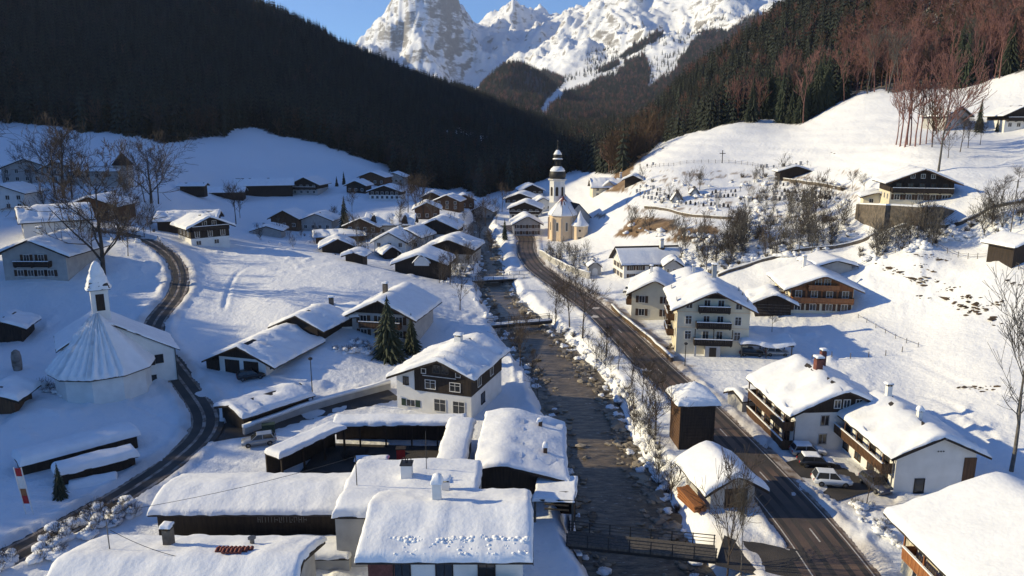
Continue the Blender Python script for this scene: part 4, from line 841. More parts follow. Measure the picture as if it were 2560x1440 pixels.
c = chimney(H, -0.2, 6.5, 9.9, 0.9, 'red_brick'); chimney(H, 3.0, 11.6, 9.3, 0.7, 'red_brick')
MB().tube([(-6.6, -0.7, 4.3), (-5.9, -0.12, 3.9), (-5.9, -0.12, 0.0)], 0.08, 6).build('downpipe', 'metal', H['o'])
# -- white house with blank gable
b = Vector((47.2, 75.4, 0.0))
H = house('blank_gable_house', 'white house with blank gable wall and long wooden balcony by the parked cars', b, 2, 9.0, 12.5, 4.9, 6.9, ov=1.1, og=0.9, snow=0.5)
balcony(H, 'l', 0.3, 12.2, 2.5, 'brown_wood', 1.4, posts=True, ztop=4.6, gaps=0.05); windows(H, 'l', 3.7, (2, 5, 8, 11), w=1.3, h=1.8, frame='brown_wood'); windows(H, 'l', 1.2, (2, 5, 8, 11), w=1.3, h=1.8, frame='brown_wood', shut=None)
window(H, 'f', -1.6, 0.9, 1.0, 1.6, 'dark_wood', None, 0)
for k in (-0.3, 0, 0.3): MB().lathe([(0.09, 0), (0.09, 0.03)], 8).build('vent', 'dark_metal', H['o'], loc=(k + 0.4, -0.008, 5.0)).rotation_euler = (math.pi / 2, 0, 0)
MB().box(3.2, 4.6, -0.06, -0.004, 0.0, 4.2).build('creeper_panel', 'brown_wood', H['o']); chimney(H, 0.3, 11.2, 8.6, 0.6); chimney(H, 0.4, 4.6, 7.9, 0.5, hat='flat', snow=0.5)
MB().tube([(-5.3, -0.6, 4.4), (-4.9, -0.12, 4.0), (-4.9, -0.12, 0.0)], 0.08, 6).build('downpipe', 'metal', H['o'])
# -- big roof at the lower right corner
H = house('inn', 'large cream building under a broad snow roof in the lower right corner', Vector((44.2, 36, 0.0)), 1.0, 16.5, 24, 6.0, 9.2, ov=1.5, og=1.2, wall='cream_wall', snow=0.5, step=1.0)
balcony(H, 'l', 4, 22, 3.2, 'orange_wood', 1.3, posts=True, ztop=5.6); balcony(H, 'l', 4, 14, 0.5, 'orange_wood', 1.3); windows(H, 'l', 4.6, (6, 9, 12, 15, 18, 21), w=1.2, h=1.6, frame='white_trim'); windows(H, 'l', 1.6, (6, 9, 12, 15, 18, 21.5), w=1.2, h=1.6, frame='white_trim')
chimney(H, 2.0, 18, 11.0, 0.8)
# -- timber tower
b = Vector((23.4, 86.6, 0.0)); o = empty('timber_tower', b, math.radians(3), 'square dark timber tower with pyramid snow roof at the roadside', 'tower')
MB().box(-2.2, 2.2, 0, 4.4, -1.5, 6.1).build('wall', 'dark_wood', o)
for k in range(14): MB().box(-2.23, 2.23, -0.035, -0.003, -0.2 + 0.45 * k, 0.2 + 0.45 * k).build('board', 'dark_wood', o); MB().box(-2.235, -2.203, 0, 4.4, -0.2 + 0.45 * k, 0.2 + 0.45 * k).build('board', 'brown_wood', o)
hip = lambda X, Y: 6.15 + (2.75 - np.maximum(np.abs(X), np.abs(Y - 2.2))) * 0.68
MB().lathe([(3.75, 6.0), (3.75, 6.12), (0.1, 7.9)], 4, 0, 2.2, math.pi / 4).build('roof', 'roof_dark', o); snow_sheet('roof_snow', -2.7, 2.7, -0.5, 4.9, hip, 0.55, o, 0.4, 0.05)
MB().tube([(0, 2.2, 7.4), (0, 2.2, 8.6)], 0.05, 5).box(-0.35, 0.35, 2.16, 2.24, 8.1, 8.3).build('finial', 'dark_metal', o)
# -- roadside hut with timber stack
b = Vector((23.7, 72.0, 0.1))
H = house('hut', 'grey hut with two-sided snow roof on the river bank by the road', b, 9, 5.0, 6.6, 2.5, 4.0, ov=1.1, og=0.9, wall='grey_wall', snow=0.55, cat='hut'); MB().box(-0.9, 1.7, -0.03, -0.004, 0, 2.2).build('door', 'dark_wood', H['o']); window(H, 'f', 1.35, 2.45, 0.5, 0.35, 'white_trim', None, 0)
o = empty('lumber_stack', b + Vector((-4.0, 0.9, 0.0)), math.radians(14), 'stack of fresh orange planks leaning beside the riverside hut', 'lumber')
for k in range(7):
    for j in range(4): q = MB().box(-0.16, 0.16, -2.0, 2.0, 0, 0.12).build('plank', 'orange_wood', o, loc=(-0.75 + 0.36 * j + 0.05 * (k % 2), random.uniform(-0.2, 0.2), -0.05 + 0.15 * k)); q.rotation_euler[0] = 0.02 * (k - 3)
# -- little round-roofed garden hut and lean-to
b = gp(1836, 1018)
H = house('garden_hut', 'small garden hut hunched under snow behind the timber tower', b, -70, 3.4, 3.8, 1.7, 2.5, wall='grey_wall', snow=0.55, ov=0.5, og=0.4, cat='hut')
# -- house on the stone terrace, upper right
b = gp(2300, 507)
H = house('terrace_house', 'dark timber farmhouse standing on a high stone terrace on the right hill', b, -14, 13.6, 11, 5.0, 7.9, ov=1.6, og=1.6, wall='cream_wall', clad='dark_wood', cladz=2.5, snow=0.35)
windows(H, 'f', 1.3, row(5, 13.6, 1.6), w=1.1, h=1.2, frame='white_trim', shut='shutter_brown'); windows(H, 'f', 4.0, row(5, 13.6, 1.8), w=1.1, h=1.1, frame='brown_wood', off=0.065); windows(H, 'f', 6.3, (-2.2, 0, 2.2), w=0.8, h=0.9, off=0.065); windows(H, 'l', 1.3, (2, 5, 8), w=1.0, h=1.2)
balcony(H, 'f', -6.6, 6.6, 2.55, 'dark_wood', 1.4)
q = [gp(2150, 540), gp(2222, 572), gp(2300, 572), gp(2345, 560), gp(2392, 520)]
o = empty('terrace_wall', q[1], 0, 'high stone retaining wall under the dark farmhouse on the right hill', 'wall'); zt = b.z + 0.3
for i, (p, r) in enumerate(zip(q[:-1], q[1:])):
    d = (r - p); d.z = 0; n = Vector((d.y, -d.x, 0)).normalized(); n = n if n.y < 0 else -n; m = MB(); z0, z1 = (zt - (1.5 if i == 0 else 0)), zt - (1.6 if i == 3 else 0); pts = [p + n * 0.2, r + n * 0.2, r - n * 1.2, p - n * 1.2]
    V = [tuple(v - o.location) for v in pts]; lo = [min(p.z, r.z) - 3 - o.location.z] * 4; hi = [z0 - o.location.z, z1 - o.location.z, z1 - o.location.z, z0 - o.location.z]
    m.v = [(v[0], v[1], l_) for v, l_ in zip(V, lo)] + [(v[0], v[1], h_) for v, h_ in zip(V, hi)]; m.f = [(0, 3, 2, 1), (4, 5, 6, 7), (0, 1, 5, 4), (1, 2, 6, 5), (2, 3, 7, 6), (3, 0, 4, 7)]; m.build('wall_section', 'stone', o)
    m2 = MB(); m2.v = [(v[0], v[1], h_ + 0.003) for v, h_ in zip(V, hi)] + [(v[0], v[1], h_ + 0.3) for v, h_ in zip(V, hi)]; m2.f = m.f; m2.build('wall_snow', 'roof_snow', o)
m = MB().box(-0.25, 0.25, -0.5, 0.2, -4, zt - q[2].z + 0.2).build('buttress', 'stone', o, loc=q[2] - q[1] + Vector((0.5, -0.2, 0)))
b = gp(2190, 512)
H = house('annex', 'low snowed-in annex left of the dark farmhouse on the terrace', b, -20, 6, 7, 2.0, 3.0, wall='cream_wall', snow=0.6, cat='house'); windows(H, 'f', 1.0, (-1.2, 1.2), w=0.9, h=0.9)
# -- far right houses
b = gp(2392, 322)
H = house('hill_house', 'grey house half hidden behind bare trees near the top right pasture', b, 20, 10, 9, 4.2, 6.8, wall='grey_wall', snow=0.35, ov=1.0); windows(H, 'f', 1.4, row(3, 10), w=1, h=1.1); windows(H, 'f', 3.5, row(3, 10), w=1, h=1.1)
b = gp(2556, 322)
H = house('upper_chalet', 'white and dark timber chalet cut by the right edge below the forest', b, -4, 11, 10, 4.4, 7.0, ov=1.6, og=1.5, clad='dark_wood', cladz=2.6, snow=0.3); windows(H, 'f', 1.2, row(4, 11), w=1, h=1.1); balcony(H, 'f', -5.2, 5.2, 2.5, 'dark_wood', 1.3)
b = gp(2572, 652)
H = house('hay_barn', 'dark hay barn just entering the right edge above the snowfield', b, 10, 7, 6, 2.8, 4.2, wall='dark_wood', snow=0.5, cat='barn')

# ================================================================= church and what stands round it
def church():
    b = gp(1404, 604); o = empty('parish_church', b, math.radians(-6), 'parish church with onion-domed tower and patchy snow on its red roof', 'church')
    PMX = FPX / (b.y * CP - (b.z - CAM_H) * SP); mpp = 1 / PMX
    # choir with half-octagon end towards us, nave behind, sacristy on the right
    R = 4.6; ap = [(R * math.cos(t), R * math.sin(t)) for t in np.radians([180, 225, 270, 315, 360])]
    plan = [(x, y + R) for x, y in ap] + [(R, 22), (-R, 22)]; m = MB(); n = len(plan); hw = 8.8
    m.v = [(x, y, -2.5) for x, y in plan] + [(x, y, hw) for x, y in plan]; m.f = [tuple(range(n))[::-1], tuple(range(n, 2 * n))] + [(i, (i + 1) % n, n + (i + 1) % n, n + i) for i in range(n)]; m.build('wall', 'yellow_wall', o)
    rid = 14.6; m = MB(); e = 1.10; pl = [((x) * e, (y - R) * e + R, hw - 0.1) for x, y in plan[:5]] + [(R * e, 22.4, hw - 0.1), (-R * e, 22.4, hw - 0.1)]
    m.v = pl + [(0, R + 0.4, rid), (0, 22.4, rid)]; m.f = [(0, 1, 7), (1, 2, 7), (2, 3, 7), (3, 4, 7), (4, 5, 8, 7), (6, 0, 7, 8), (5, 6, 8), (0, 6, 5, 4, 3, 2, 1)]; rf = m.build('roof', 'red_tile', o)
    # snow lies in tongues over the lower two thirds of the roof
    def tongue(A, B, T, seed):
        A, B, T = Vector(A), Vector(B), Vector(T); N = 22; V = []; nn = (B - A).cross(T - A).normalized(); nn = nn if nn.z > 0 else -nn
        for i in range(N + 1):
            f = i / N; top = 0.50 + 0.42 * float(vnoise(np.array(f * 6.3 + seed), np.array(seed * 1.7), 3)) - 0.25 * (i % 3 == 0)
            for j, k in enumerate((0.0, 0.03, 0.35, 0.7, 0.97, 1.0)): p = A.lerp(B, f).lerp(T, k * max(0.2, top)); V.append(p + nn * (0.24 if 0 < j < 5 else -0.03))
        f = [tuple(x) for x in grid_faces(N + 1, 6)]; q = MB(); q.v = [tuple(v) for v in V]; q.f = f; q.build('roof_snow', 'roof_snow', rf, True)
    for k in range(4): tongue(pl[k], pl[k + 1], (0, R + 0.4, rid), k + 1.0)
    def side(A, B, C, D_, seed):
        A, B, C, D_ = map(Vector, (A, B, C, D_)); N = 30; q = MB(); nn = (B - A).cross(D_ - A).normalized(); nn = nn if nn.z > 0 else -nn
        for i in range(N + 1):
            f = i / N; top = 0.6 + 0.4 * float(vnoise(np.array(f * 9.0 + seed), np.array(seed), 8)) - 0.2 * (i % 3 == 0)
            for j, k in enumerate((0.0, 0.03, 0.35, 0.7, 0.97, 1.0)): q.v.append(tuple(A.lerp(B, f).lerp(D_.lerp(C, f), k * top) + nn * (0.24 if 0 < j < 5 else -0.03)))
        q.f = [tuple(x) for x in grid_faces(N + 1, 6)]; q.build('roof_snow', 'roof_snow', rf, True)
    side(pl[0], pl[6], (0, 22.4, rid), (0, R + 0.4, rid), 4.2); side(pl[4], pl[5], (0, 22.4, rid), (0, R + 0.4, rid), 7.7)
    for t, tt in ((225, 0), (270, 0), (315, 0), (180, 0), (180, 6), (180, 12)):   # pointed-arch windows and pilasters on the choir
        a = math.radians(t - 22.5 if t != 180 else 180); r = R * math.cos(math.radians(22.5)) + 0.02 if t != 180 else R + 0.01
        x, y = (r * math.cos(a), r * math.sin(a) + R) if t != 180 else (-r, R + 3 + tt); rz = a + math.pi / 2
        ar = [(0.45 * math.cos(u), 6.0 + 0.6 * math.sin(u)) for u in np.linspace(0, math.pi, 9)]; w_ = MB().prism([(0.45, 3.4)] + ar + [(-0.45, 3.4)], -0.05, 0.0).build('window', 'white_trim', o, loc=(x, y, 0), rz=rz)
        ar = [(0.33 * math.cos(u), 6.0 + 0.45 * math.sin(u)) for u in np.linspace(0, math.pi, 9)]; MB().prism([(0.33, 3.55)] + ar + [(-0.33, 3.55)], -0.07, -0.052).build('pane', 'glass', w_)
    for x, y in plan[:5]: MB().box(-0.35, 0.35, -0.3, 0.3, -2.5, hw - 0.9).build('buttress', 'yellow_wall', o, loc=(x * 1.03, (y - R) * 1.03 + R, 0), rz=math.atan2(y - R, x) + math.pi / 2)
    # sacristy tower-like annex with ogee snow roof
    c = (6.2, 1.4); q = MB().lathe([(2.9, -3), (2.9, 5.6)], 8, c[0], c[1], math.pi / 8).build('sacristy', 'yellow_wall', o); MB().lathe([(3.25, 5.55), (3.25, 5.75), (2.2, 6.8), (1.0, 8.4), (0.3, 10.0), (0.05, 10.6)], 8, c[0], c[1], math.pi / 8).build('sacristy_roof', 'roof_snow', q, True)
    MB().lathe([(3.0, 5.35), (3.2, 5.45), (3.2, 5.545)], 8, c[0], c[1], math.pi / 8).build('cornice', 'white_trim', q)
    MB().box(-0.55, 0.55, -0.05, 0, -0.5, 0.35).build('window', 'glass', q, loc=(c[0] + 0.0, c[1] - 2.69, 1.4)); MB().lathe([(0.4, -0.03), (0.4, 0.03)], 12).build('window', 'glass', q, loc=(c[0] + 0.0, c[1] - 2.69, 4.0)).rotation_euler[0] = math.pi / 2
    # transept block and tower
    H2 = dict(o=o); MB().prism([(-4.4, -2), (4.4, -2), (4.4, 7.5), (0, 12.0), (-4.4, 7.5)], 0, 7).build('transept', 'grey_wall', o, loc=(5.5, 9, 0), rz=math.radians(25))
    m = MB(); m.slab([(-5, -0.4, 7.05), (0, -0.4, 12.2), (0, 7.3, 12.2), (-5, 7.3, 7.05)], 0.2); m.slab([(0.03, -0.4, 12.2), (5, -0.4, 7.05), (5, 7.3, 7.05), (0.03, 7.3, 12.2)], 0.2); m.build('transept_roof', 'roof_dark', o, loc=(5.5, 9, 0), rz=math.radians(25))
    tx, ty = -2.3, 13.5; h0 = 20.0; tw = 2.75
    MB().box(-tw, tw, -tw, tw, -2, 12.2).build('tower_base', 'white_wall', o, loc=(tx, ty, 0)); A8 = math.pi / 8
    tb = MB().lathe([(tw * 1.05, 12.2), (tw * 1.05, h0)], 8, 0, 0, A8).build('tower', 'white_wall', o, loc=(tx, ty, 0))
    MB().lathe([(tw * 1.06, h0 - 0.2), (tw * 1.28, h0 + 0.2), (tw * 1.3, h0 + 0.5), (tw * 1.1, h0 + 0.6)], 8, 0, 0, A8).build('cornice', 'white_trim', tb); MB().lathe([(tw * 1.07, 12.3), (tw * 1.14, 12.5), (tw * 1.07, 12.7)], 8, 0, 0, A8).build('string_course', 'white_trim', tb)
    for k in range(8):
        a = -math.pi / 2 + k * math.pi / 4; r = tw * 1.05 * math.cos(A8) + 0.02; ar = [(0.5 * math.cos(u), 17.3 + 0.5 * math.sin(u)) for u in np.linspace(0, math.pi, 9)]
        MB().prism([(0.5, 14.6)] + ar + [(-0.5, 14.6)], -0.05, 0).build('belfry_opening', 'dark_wood', tb, loc=(r * math.cos(a), r * math.sin(a), 0), rz=a + math.pi / 2)
    z = h0 + 0.6; dome = [(2.7, z), (3.0, z + 0.9), (2.95, z + 1.8), (2.5, z + 2.9), (1.7, z + 3.7), (1.35, z + 4.2)]; MB().lathe(dome, 12).build('onion_dome', 'copper', tb, True)
    MB().lathe([(2.62, z + 2.55), (2.72, z + 2.62), (2.3, z + 3.5), (1.75, z + 3.95), (1.42, z + 4.35), (1.4, z + 4.2)], 12).build('dome_snow', 'roof_snow', tb, True)
    z2 = z + 4.2; lan = MB()
    for k in range(8): a = k * math.pi / 4; lan.box(1.15 * math.cos(a) - 0.13, 1.15 * math.cos(a) + 0.13, 1.15 * math.sin(a) - 0.13, 1.15 * math.sin(a) + 0.13, z2, z2 + 2.3)
    lan.lathe([(0.7, z2), (0.7, z2 + 2.3)], 8).build('lantern', 'copper', tb); z3 = z2 + 2.3
    MB().lathe([(1.75, z3), (1.8, z3 + 0.25), (1.3, z3 + 0.5)], 12).build('lantern_cornice', 'copper', tb); MB().lathe([(1.8, z3 + 0.26), (1.7, z3 + 0.5), (1.2, z3 + 0.75)], 12).build('cornice_snow', 'roof_snow', tb, True)
    z4 = z3 + 0.5; MB().lathe([(1.2, z4), (1.55, z4 + 0.7), (1.5, z4 + 1.3), (0.95, z4 + 2.2), (0.45, z4 + 2.9), (0.3, z4 + 3.4)], 12).build('small_dome', 'copper', tb, True); MB().lathe([(1.45, z4 + 1.42), (1.48, z4 + 1.5), (1.0, z4 + 2.35), (0.5, z4 + 3.0)], 12).build('dome_snow', 'roof_snow', tb, True)
    MB().lathe([(0.3, z4 + 3.4), (0.18, z4 + 4.5), (0.08, z4 + 5.6), (0.25, z4 + 5.8), (0.32, z4 + 6.05), (0.25, z4 + 6.3), (0.05, z4 + 6.5)], 8).box(-0.05, 0.05, -0.05, 0.05, z4 + 6.5, z4 + 7.9).box(-0.4, 0.4, -0.05, 0.05, z4 + 7.2, z4 + 7.35).build('spire', 'copper', tb)
church()
def quick(name, label, px, py, yaw, w, l, eave, ridge, rows=(), n=4, wall='white_wall', clad=None, cladz=None, bal=None, snow=0.5, ov=1.0, og=0.9, shut=None, cat='house', ch=None, wh=1.15, ww=1.0, side=(), **k):
    b = gp(px, py); H = house(name, label, b, yaw, w, l, eave, ridge, ov, og, wall, clad, cladz, snow=snow, cat=cat, **k)
    for z in rows: windows(H, 'f', z, row(n, w, 1.5), w=ww, h=wh, shut=shut, off=0.065 if clad and z > cladz else 0.003)
    for f, zs, us in side: [windows(H, f, z, us, w=ww, h=wh) for z in zs]
    if bal is not None: balcony(H, 'f', -w / 2 + 0.4, w / 2 - 0.4, bal, 'dark_wood', 1.2)
    if ch: chimney(H, *ch)
    return H
# houses stacked left of the church
quick('house', 'white house with two window rows nearest the church on its left', 1318, 590, 4, 9.5, 11, 4.4, 7.0, (1.2, 3.4), 4, wall='grey_wall', shut='shutter_brown', snow=0.6)
quick('house', 'wide low-gabled house with dark balcony front left of the church', 1312, 548, -6, 13, 12, 4.4, 7.0, (1.2, 3.4), 5, clad='dark_wood', cladz=2.4, bal=2.4, snow=0.7)
quick('house', 'snow-roofed house second from the top in the cluster left of the church', 1300, 520, -10, 14, 12, 4.2, 6.8, (3.0,), 5, clad='dark_wood', cladz=2.4, snow=0.7)
quick('house', 'topmost snow-roofed house in the cluster left of the church', 1330, 496, 8, 11, 12, 4.0, 6.6, (2.8,), 4, clad='dark_wood', cladz=2.4, snow=0.7)
quick('house', 'narrow house squeezed between the roof cluster and the church tower', 1358, 530, 6, 8, 10, 4.0, 6.2, (2.0,), 3, snow=0.6)
b = gp(1478, 492); H = house('parsonage', 'yellow house with gabled dormer under a big snow roof behind the church', b, -90, 11, 15, 4.4, 7.4, wall='cream_wall', snow=0.6); windows(H, 'r', 1.3, (2, 5, 8, 11, 13.5), w=1, h=1.2); windows(H, 'r', 3.5, (2, 5, 8, 11, 13.5), w=1, h=1.2); chimney(H, 0, 12, 9.5, 0.8)
d_ = MB().prism([(-2.2, 0), (2.2, 0), (2.2, 3.0), (0, 4.6), (-2.2, 3.0)], 0, 4).build('dormer', 'cream_wall', H['o'], loc=(6.1, 6.5, 2.0), rz=math.pi / 2); snow_sheet('dormer_snow', -2.6, 2.6, -0.4, 3.4, lambda X, Y: 4.75 - 0.72 * np.abs(X), 0.45, d_, 0.5, 0.05); put('dormer_window', window_meshes(1.4, 1.3, 'dark_wood', None, 1)[0], d_, (0, -0.005, 1.6)); put('dormer_pane', window_meshes(1.4, 1.3, 'dark_wood', None, 1)[1], d_, (0, -0.005, 1.6))
quick('hut', 'small dark hut under snow on the shoulder of the church hill', 1582, 462, -15, 6, 6, 2.0, 3.4, wall='dark_wood', snow=0.7, cat='hut')
quick('cemetery_hut', 'long low snow-roofed hut above the cemetery terraces', 1988, 442, -6, 10, 6, 1.8, 3.4, wall='dark_wood', snow=0.5, cat='hut')
for px, py, w in ((1693, 505, 4.4), (1737, 488, 3.2)):
    b = gp(px, py); H = house('grave_chapel', 'larger open steep-roofed shrine among the graves' if w > 4 else 'smaller steep-roofed shrine among the graves', b, -6, w * 0.75, 3.0, 0.9, w * 0.85, ov=0.45, og=0.5, wall='grey_wall', snow=0.15, cat='shrine', lump=0.02)
    MB().prism([(-w * 0.22, 0), (w * 0.22, 0), (w * 0.2, w * 0.32), (0, w * 0.5), (-w * 0.2, w * 0.32)], -0.06, -0.004).build('niche', 'white_wall', H['o'])

# ================================================================= village in the valley, left of the river
quick('house', 'dark-gabled house with thick white verge above the village centre', 1092, 606, -8, 12.5, 12, 4.6, 7.4, (1.4,), 4, clad='dark_wood', cladz=2.6, snow=0.75)
quick('house', 'broad dark-gabled house under a heavy sagging snow roof in the village centre', 1122, 655, -10, 14, 12, 4.0, 6.6, (1.3,), 4, wall='grey_wall', clad='dark_wood', cladz=2.4, snow=0.9)
H = quick('house', 'house with small white cross gable on its snowy roof by the river bend', 1050, 690, -5, 13, 10, 3.2, 5.6, wall='dark_wood', snow=0.8)
d_ = MB().prism([(-1.9, 0), (1.9, 0), (1.9, 1.0), (0, 2.9), (-1.9, 1.0)], 0, 4).build('cross_gable', 'white_wall', H['o'], loc=(0.6, -0.6, 2.8)); snow_sheet('gable_snow', -2.3, 2.3, -0.4, 4, lambda X, Y: 3.05 - 1.0 * np.abs(X), 0.3, d_, 0.5, 0.05)
quick('house', 'white two-storey house with three upper windows in the village centre', 975, 642, -6, 9.5, 11, 4.6, 7.2, (1.3, 3.6), 3, snow=0.6, ch=(1.5, 7, 8.8, 0.6))
quick('hut', 'small open hut with a mushroom of snow on the crest of the white mound', 886, 656, -4, 4.6, 4, 1.8, 2.5, wall='dark_wood', snow=0.8, cat='hut', ov=0.9)
quick('shed', 'steep little shed beside the white two-storey village house', 978, 648, 30, 4, 5, 2.2, 3.8, wall='dark_wood', snow=0.6, cat='shed')
quick('house', 'low house sunk behind the mound crest with a dark gable', 846, 634, 15, 9, 9, 2.0, 4.2, wall='dark_wood', snow=0.6)
quick('house', 'brown-walled house standing behind bare trees in the shaded village', 905, 600, -12, 11, 10, 4.6, 7.0, (1.4, 3.6), 4, wall='grey_wall', clad='brown_wood', cladz=2.5, snow=0.25)
b = gp(975, 583); H = house('house', 'long house with two steep end gables in the shaded village', b, -90, 9, 15, 3.6, 6.4, wall='grey_wall', snow=0.5)
H['o'].location.x -= 7
for u in (2.4, 12.6): q = MB().prism([(-1.8, 0), (1.8, 0), (0, 3.4)], 0, 3.5).build('cross_gable', 'dark_wood', H['o'], loc=(5.3, u, 3.0), rz=math.pi / 2)
windows(H, 'r', 1.5, (3, 5.5, 8, 10.5), w=1, h=1.1)
quick('house', 'dark chalet with pale window bay at the foot of the shaded meadow', 712, 576, -8, 10, 9, 4.4, 7.0, (2.0,), 3, wall='brown_wood', snow=0.4)
quick('house', 'shaded house with two-level snow roof right of the dark chalet', 792, 578, -5, 11, 9, 4.0, 6.2, (1.6,), 4, wall='grey_wall', snow=0.5)
quick('shed', 'low snow-covered shed left of the dark chalet in the shade', 668, 590, 5, 9, 7, 1.8, 3.2, wall='grey_wall', snow=0.6, cat='shed')
quick('house', 'flat-looking snow roof with dark front behind the mound', 790, 606, -75, 8, 15, 2.4, 3.6, wall='brown_wood', snow=0.6)
quick('house', 'shaded house pair, left one, under the forest edge right of the village', 1118, 526, -10, 10, 9, 4.0, 6.2, (1.3, 3.2), 3, wall='brown_wood', snow=0.4)
quick('house', 'shaded house pair, right one, under the forest edge right of the village', 1160, 520, 6, 9, 9, 3.6, 5.8, (1.3,), 3, wall='brown_wood', snow=0.5)
quick('house', 'dark house with small windows at the end of the shaded meadow', 962, 500, -6, 14, 10, 3.8, 6.2, (1.2, 3.0), 6, clad='dark_wood', cladz=2.2, snow=0.4)
quick('house', 'wide snow-roofed house above the end of the shaded meadow', 930, 462, -12, 13, 10, 3.8, 6.2, (1.4,), 4, wall='brown_wood', snow=0.5)
quick('house', 'white-fronted house highest up at the end of the shaded meadow', 985, 460, -5, 10, 9, 3.6, 5.6, (1.6,), 4, wall='grey_wall', snow=0.5)
for k_, (px, py, yw, w_, l_, e_, r_, wl, lab) in enumerate([
    (1018,622,-20,9,9,4.0,6.2,'white_wall','small white-walled house behind the two-storey village house'), (1068,548,5,9,9,3.8,6.0,'brown_wood','brown house behind the dark-gabled one above the village centre'), (1205,548,-12,9,9,3.6,5.8,'grey_wall','grey house under the forest between village and church'), 
    (1080,512,0,8,8,3.4,5.4,'brown_wood','brown hillside house above the village under the forest'), (890,482,-10,9,8,3.4,5.4,'dark_wood','dark house left of the house with small windows at the meadow end'),]):
    quick('house', lab, px, py, yw, w_, l_, e_, r_, (1.4,), 3, wall=wl, snow=0.55)
# farm across the blue meadow
b = gp(648, 487); H = house('farm_barn', 'long dark barn of the farm across the blue shaded meadow', b, -75, 11, 24, 4.4, 7.0, wall='dark_wood', snow=0.35, cat='barn'); H['o'].location.x -= 10
b = gp(762, 487); H = house('farmhouse', 'farmhouse with balcony gable across the blue shaded meadow', b, -6, 12, 14, 4.8, 7.6, wall='grey_wall', clad='dark_wood', cladz=2.6, snow=0.35, ov=1.5); windows(H, 'f', 1.3, row(4, 12), w=1, h=1.1); windows(H, 'f', 3.8, row(4, 12), w=1, h=1.1, off=0.065); balcony(H, 'f', -5.6, 5.6, 2.6, 'dark_wood', 1.2)
b = gp(560, 492); H = house('shed', 'low dark shed at the left end of the shaded meadow farm', b, -80, 7, 14, 2.2, 3.8, wall='dark_wood', snow=0.4, cat='shed'); H['o'].location.x -= 6
quick('shed', 'tiny dark field shed beside the bare tree clump on the left meadow', 455, 476, -85, 4, 9, 2.0, 2.8, wall='dark_wood', snow=0.3, cat='shed')
# left houses
H = quick('house', 'grey-fronted house with dark balcony standing at the far left above the lane', 92, 698, 0, 13.0, 13, 5.4, 8.2, (), 3, wall='grey_wall', snow=0.5, ov=1.6, og=1.4, ch=(-1.0, 4.5, 9.9, 0.9)); windows(H, 'f', 1.3, row(4, 11, 2.4), w=1.15, h=1.2, shut='shutter_brown'); windows(H, 'f', 4.3, (-1.5, 1.5), w=1.1, h=1.6, shut='shutter_brown'); balcony(H, 'f', -3.6, 3.6, 2.9, 'dark_wood', 1.3)
H = quick('house', 'white house with snow roof behind the grey-fronted balcony house', 60, 596, -55, 11, 14, 4.6, 7.4, (1.4, 3.4), 3, snow=0.55, clad='dark_wood', cladz=3.0, side_clad=False)
H = quick('house', 'white-based timber house at the lane end overlooking the bright mound', 528, 616, 40, 9.6, 10.5, 5.4, 7.6, (), 4, clad='dark_wood', cladz=2.4, snow=0.5, ov=1.4, og=1.3); windows(H, 'f', 1.2, (-3, 1.5), w=1.1, h=1.0); windows(H, 'f', 3.5, row(3, 9.6, 1.6), w=1.0, h=1.6, frame='white_trim', off=0.065); windows(H, 'f', 6.0, (-1.2, 1.2), w=1.0, h=1.2, off=0.065); balcony(H, 'f', -4.6, 4.6, 4.5, 'dark_wood', 1.3); windows(H, 'l', 3.6, (2, 5, 8), w=1, h=1.3, off=0.06)
H = quick('outbuilding', 'long snow-roofed outbuilding left behind the timber house at the lane end', 405, 572, -78, 9, 15, 2.8, 4.6, wall='dark_wood', snow=0.55, cat='barn')
H = quick('house', 'big house with two snow roofs at the top left below the shaded meadow', 70, 458, 12, 15, 13, 5.0, 8.0, (1.5, 4.0), 5, wall='grey_wall', snow=0.5)
H = quick('house', 'second house touching the big one at the top left', 150, 458, -8, 11, 11, 5.0, 7.2, (1.5, 3.8), 4, wall='grey_wall', snow=0.5)
b = gp(245, 460); H = house('turret_house', 'long house ending in a pointed dark turret at the top left', b, -88, 8.5, 15, 4.6, 6.2, wall='grey_wall', snow=0.4); windows(H, 'r', 3.0, (2, 5, 8, 11), w=1, h=1.2); H['o'].location.x -= 6
q = MB().box(-2.2, 2.2, -2.2, 2.2, -2, 6.4).build('turret', 'grey_wall', H['o'], loc=(1.5, 15.5, 0)); MB().lathe([(3.6, 6.3), (3.6, 6.45), (0.1, 10.5)], 4, 0, 0, math.pi / 4).build('turret_roof', 'dark_wood', q)
H = quick('house', 'white corner house cut by the left edge below the top houses', 10, 528, 5, 12, 10, 5.2, 7.4, (1.5, 3.9), 4, snow=0.5)
H = quick('house', 'dark low-gabled house in the middle of the bare trees at the left', 232, 548, 4, 13, 12, 3.6, 6.0, (1.6,), 4, wall='brown_wood', snow=0.45)
H = quick('shed', 'dark open shed cut by the left edge beside the footpath', 6, 856, 15, 6.5, 6, 2.6, 4.0, wall='dark_wood', snow=0.5, cat='shed')
H = quick('shed', 'small brown shed cut by the left edge below the white chapel', -6, 1036, 10, 4.5, 5, 2.2, 3.2, wall='brown_wood', snow=0.6, cat='shed')

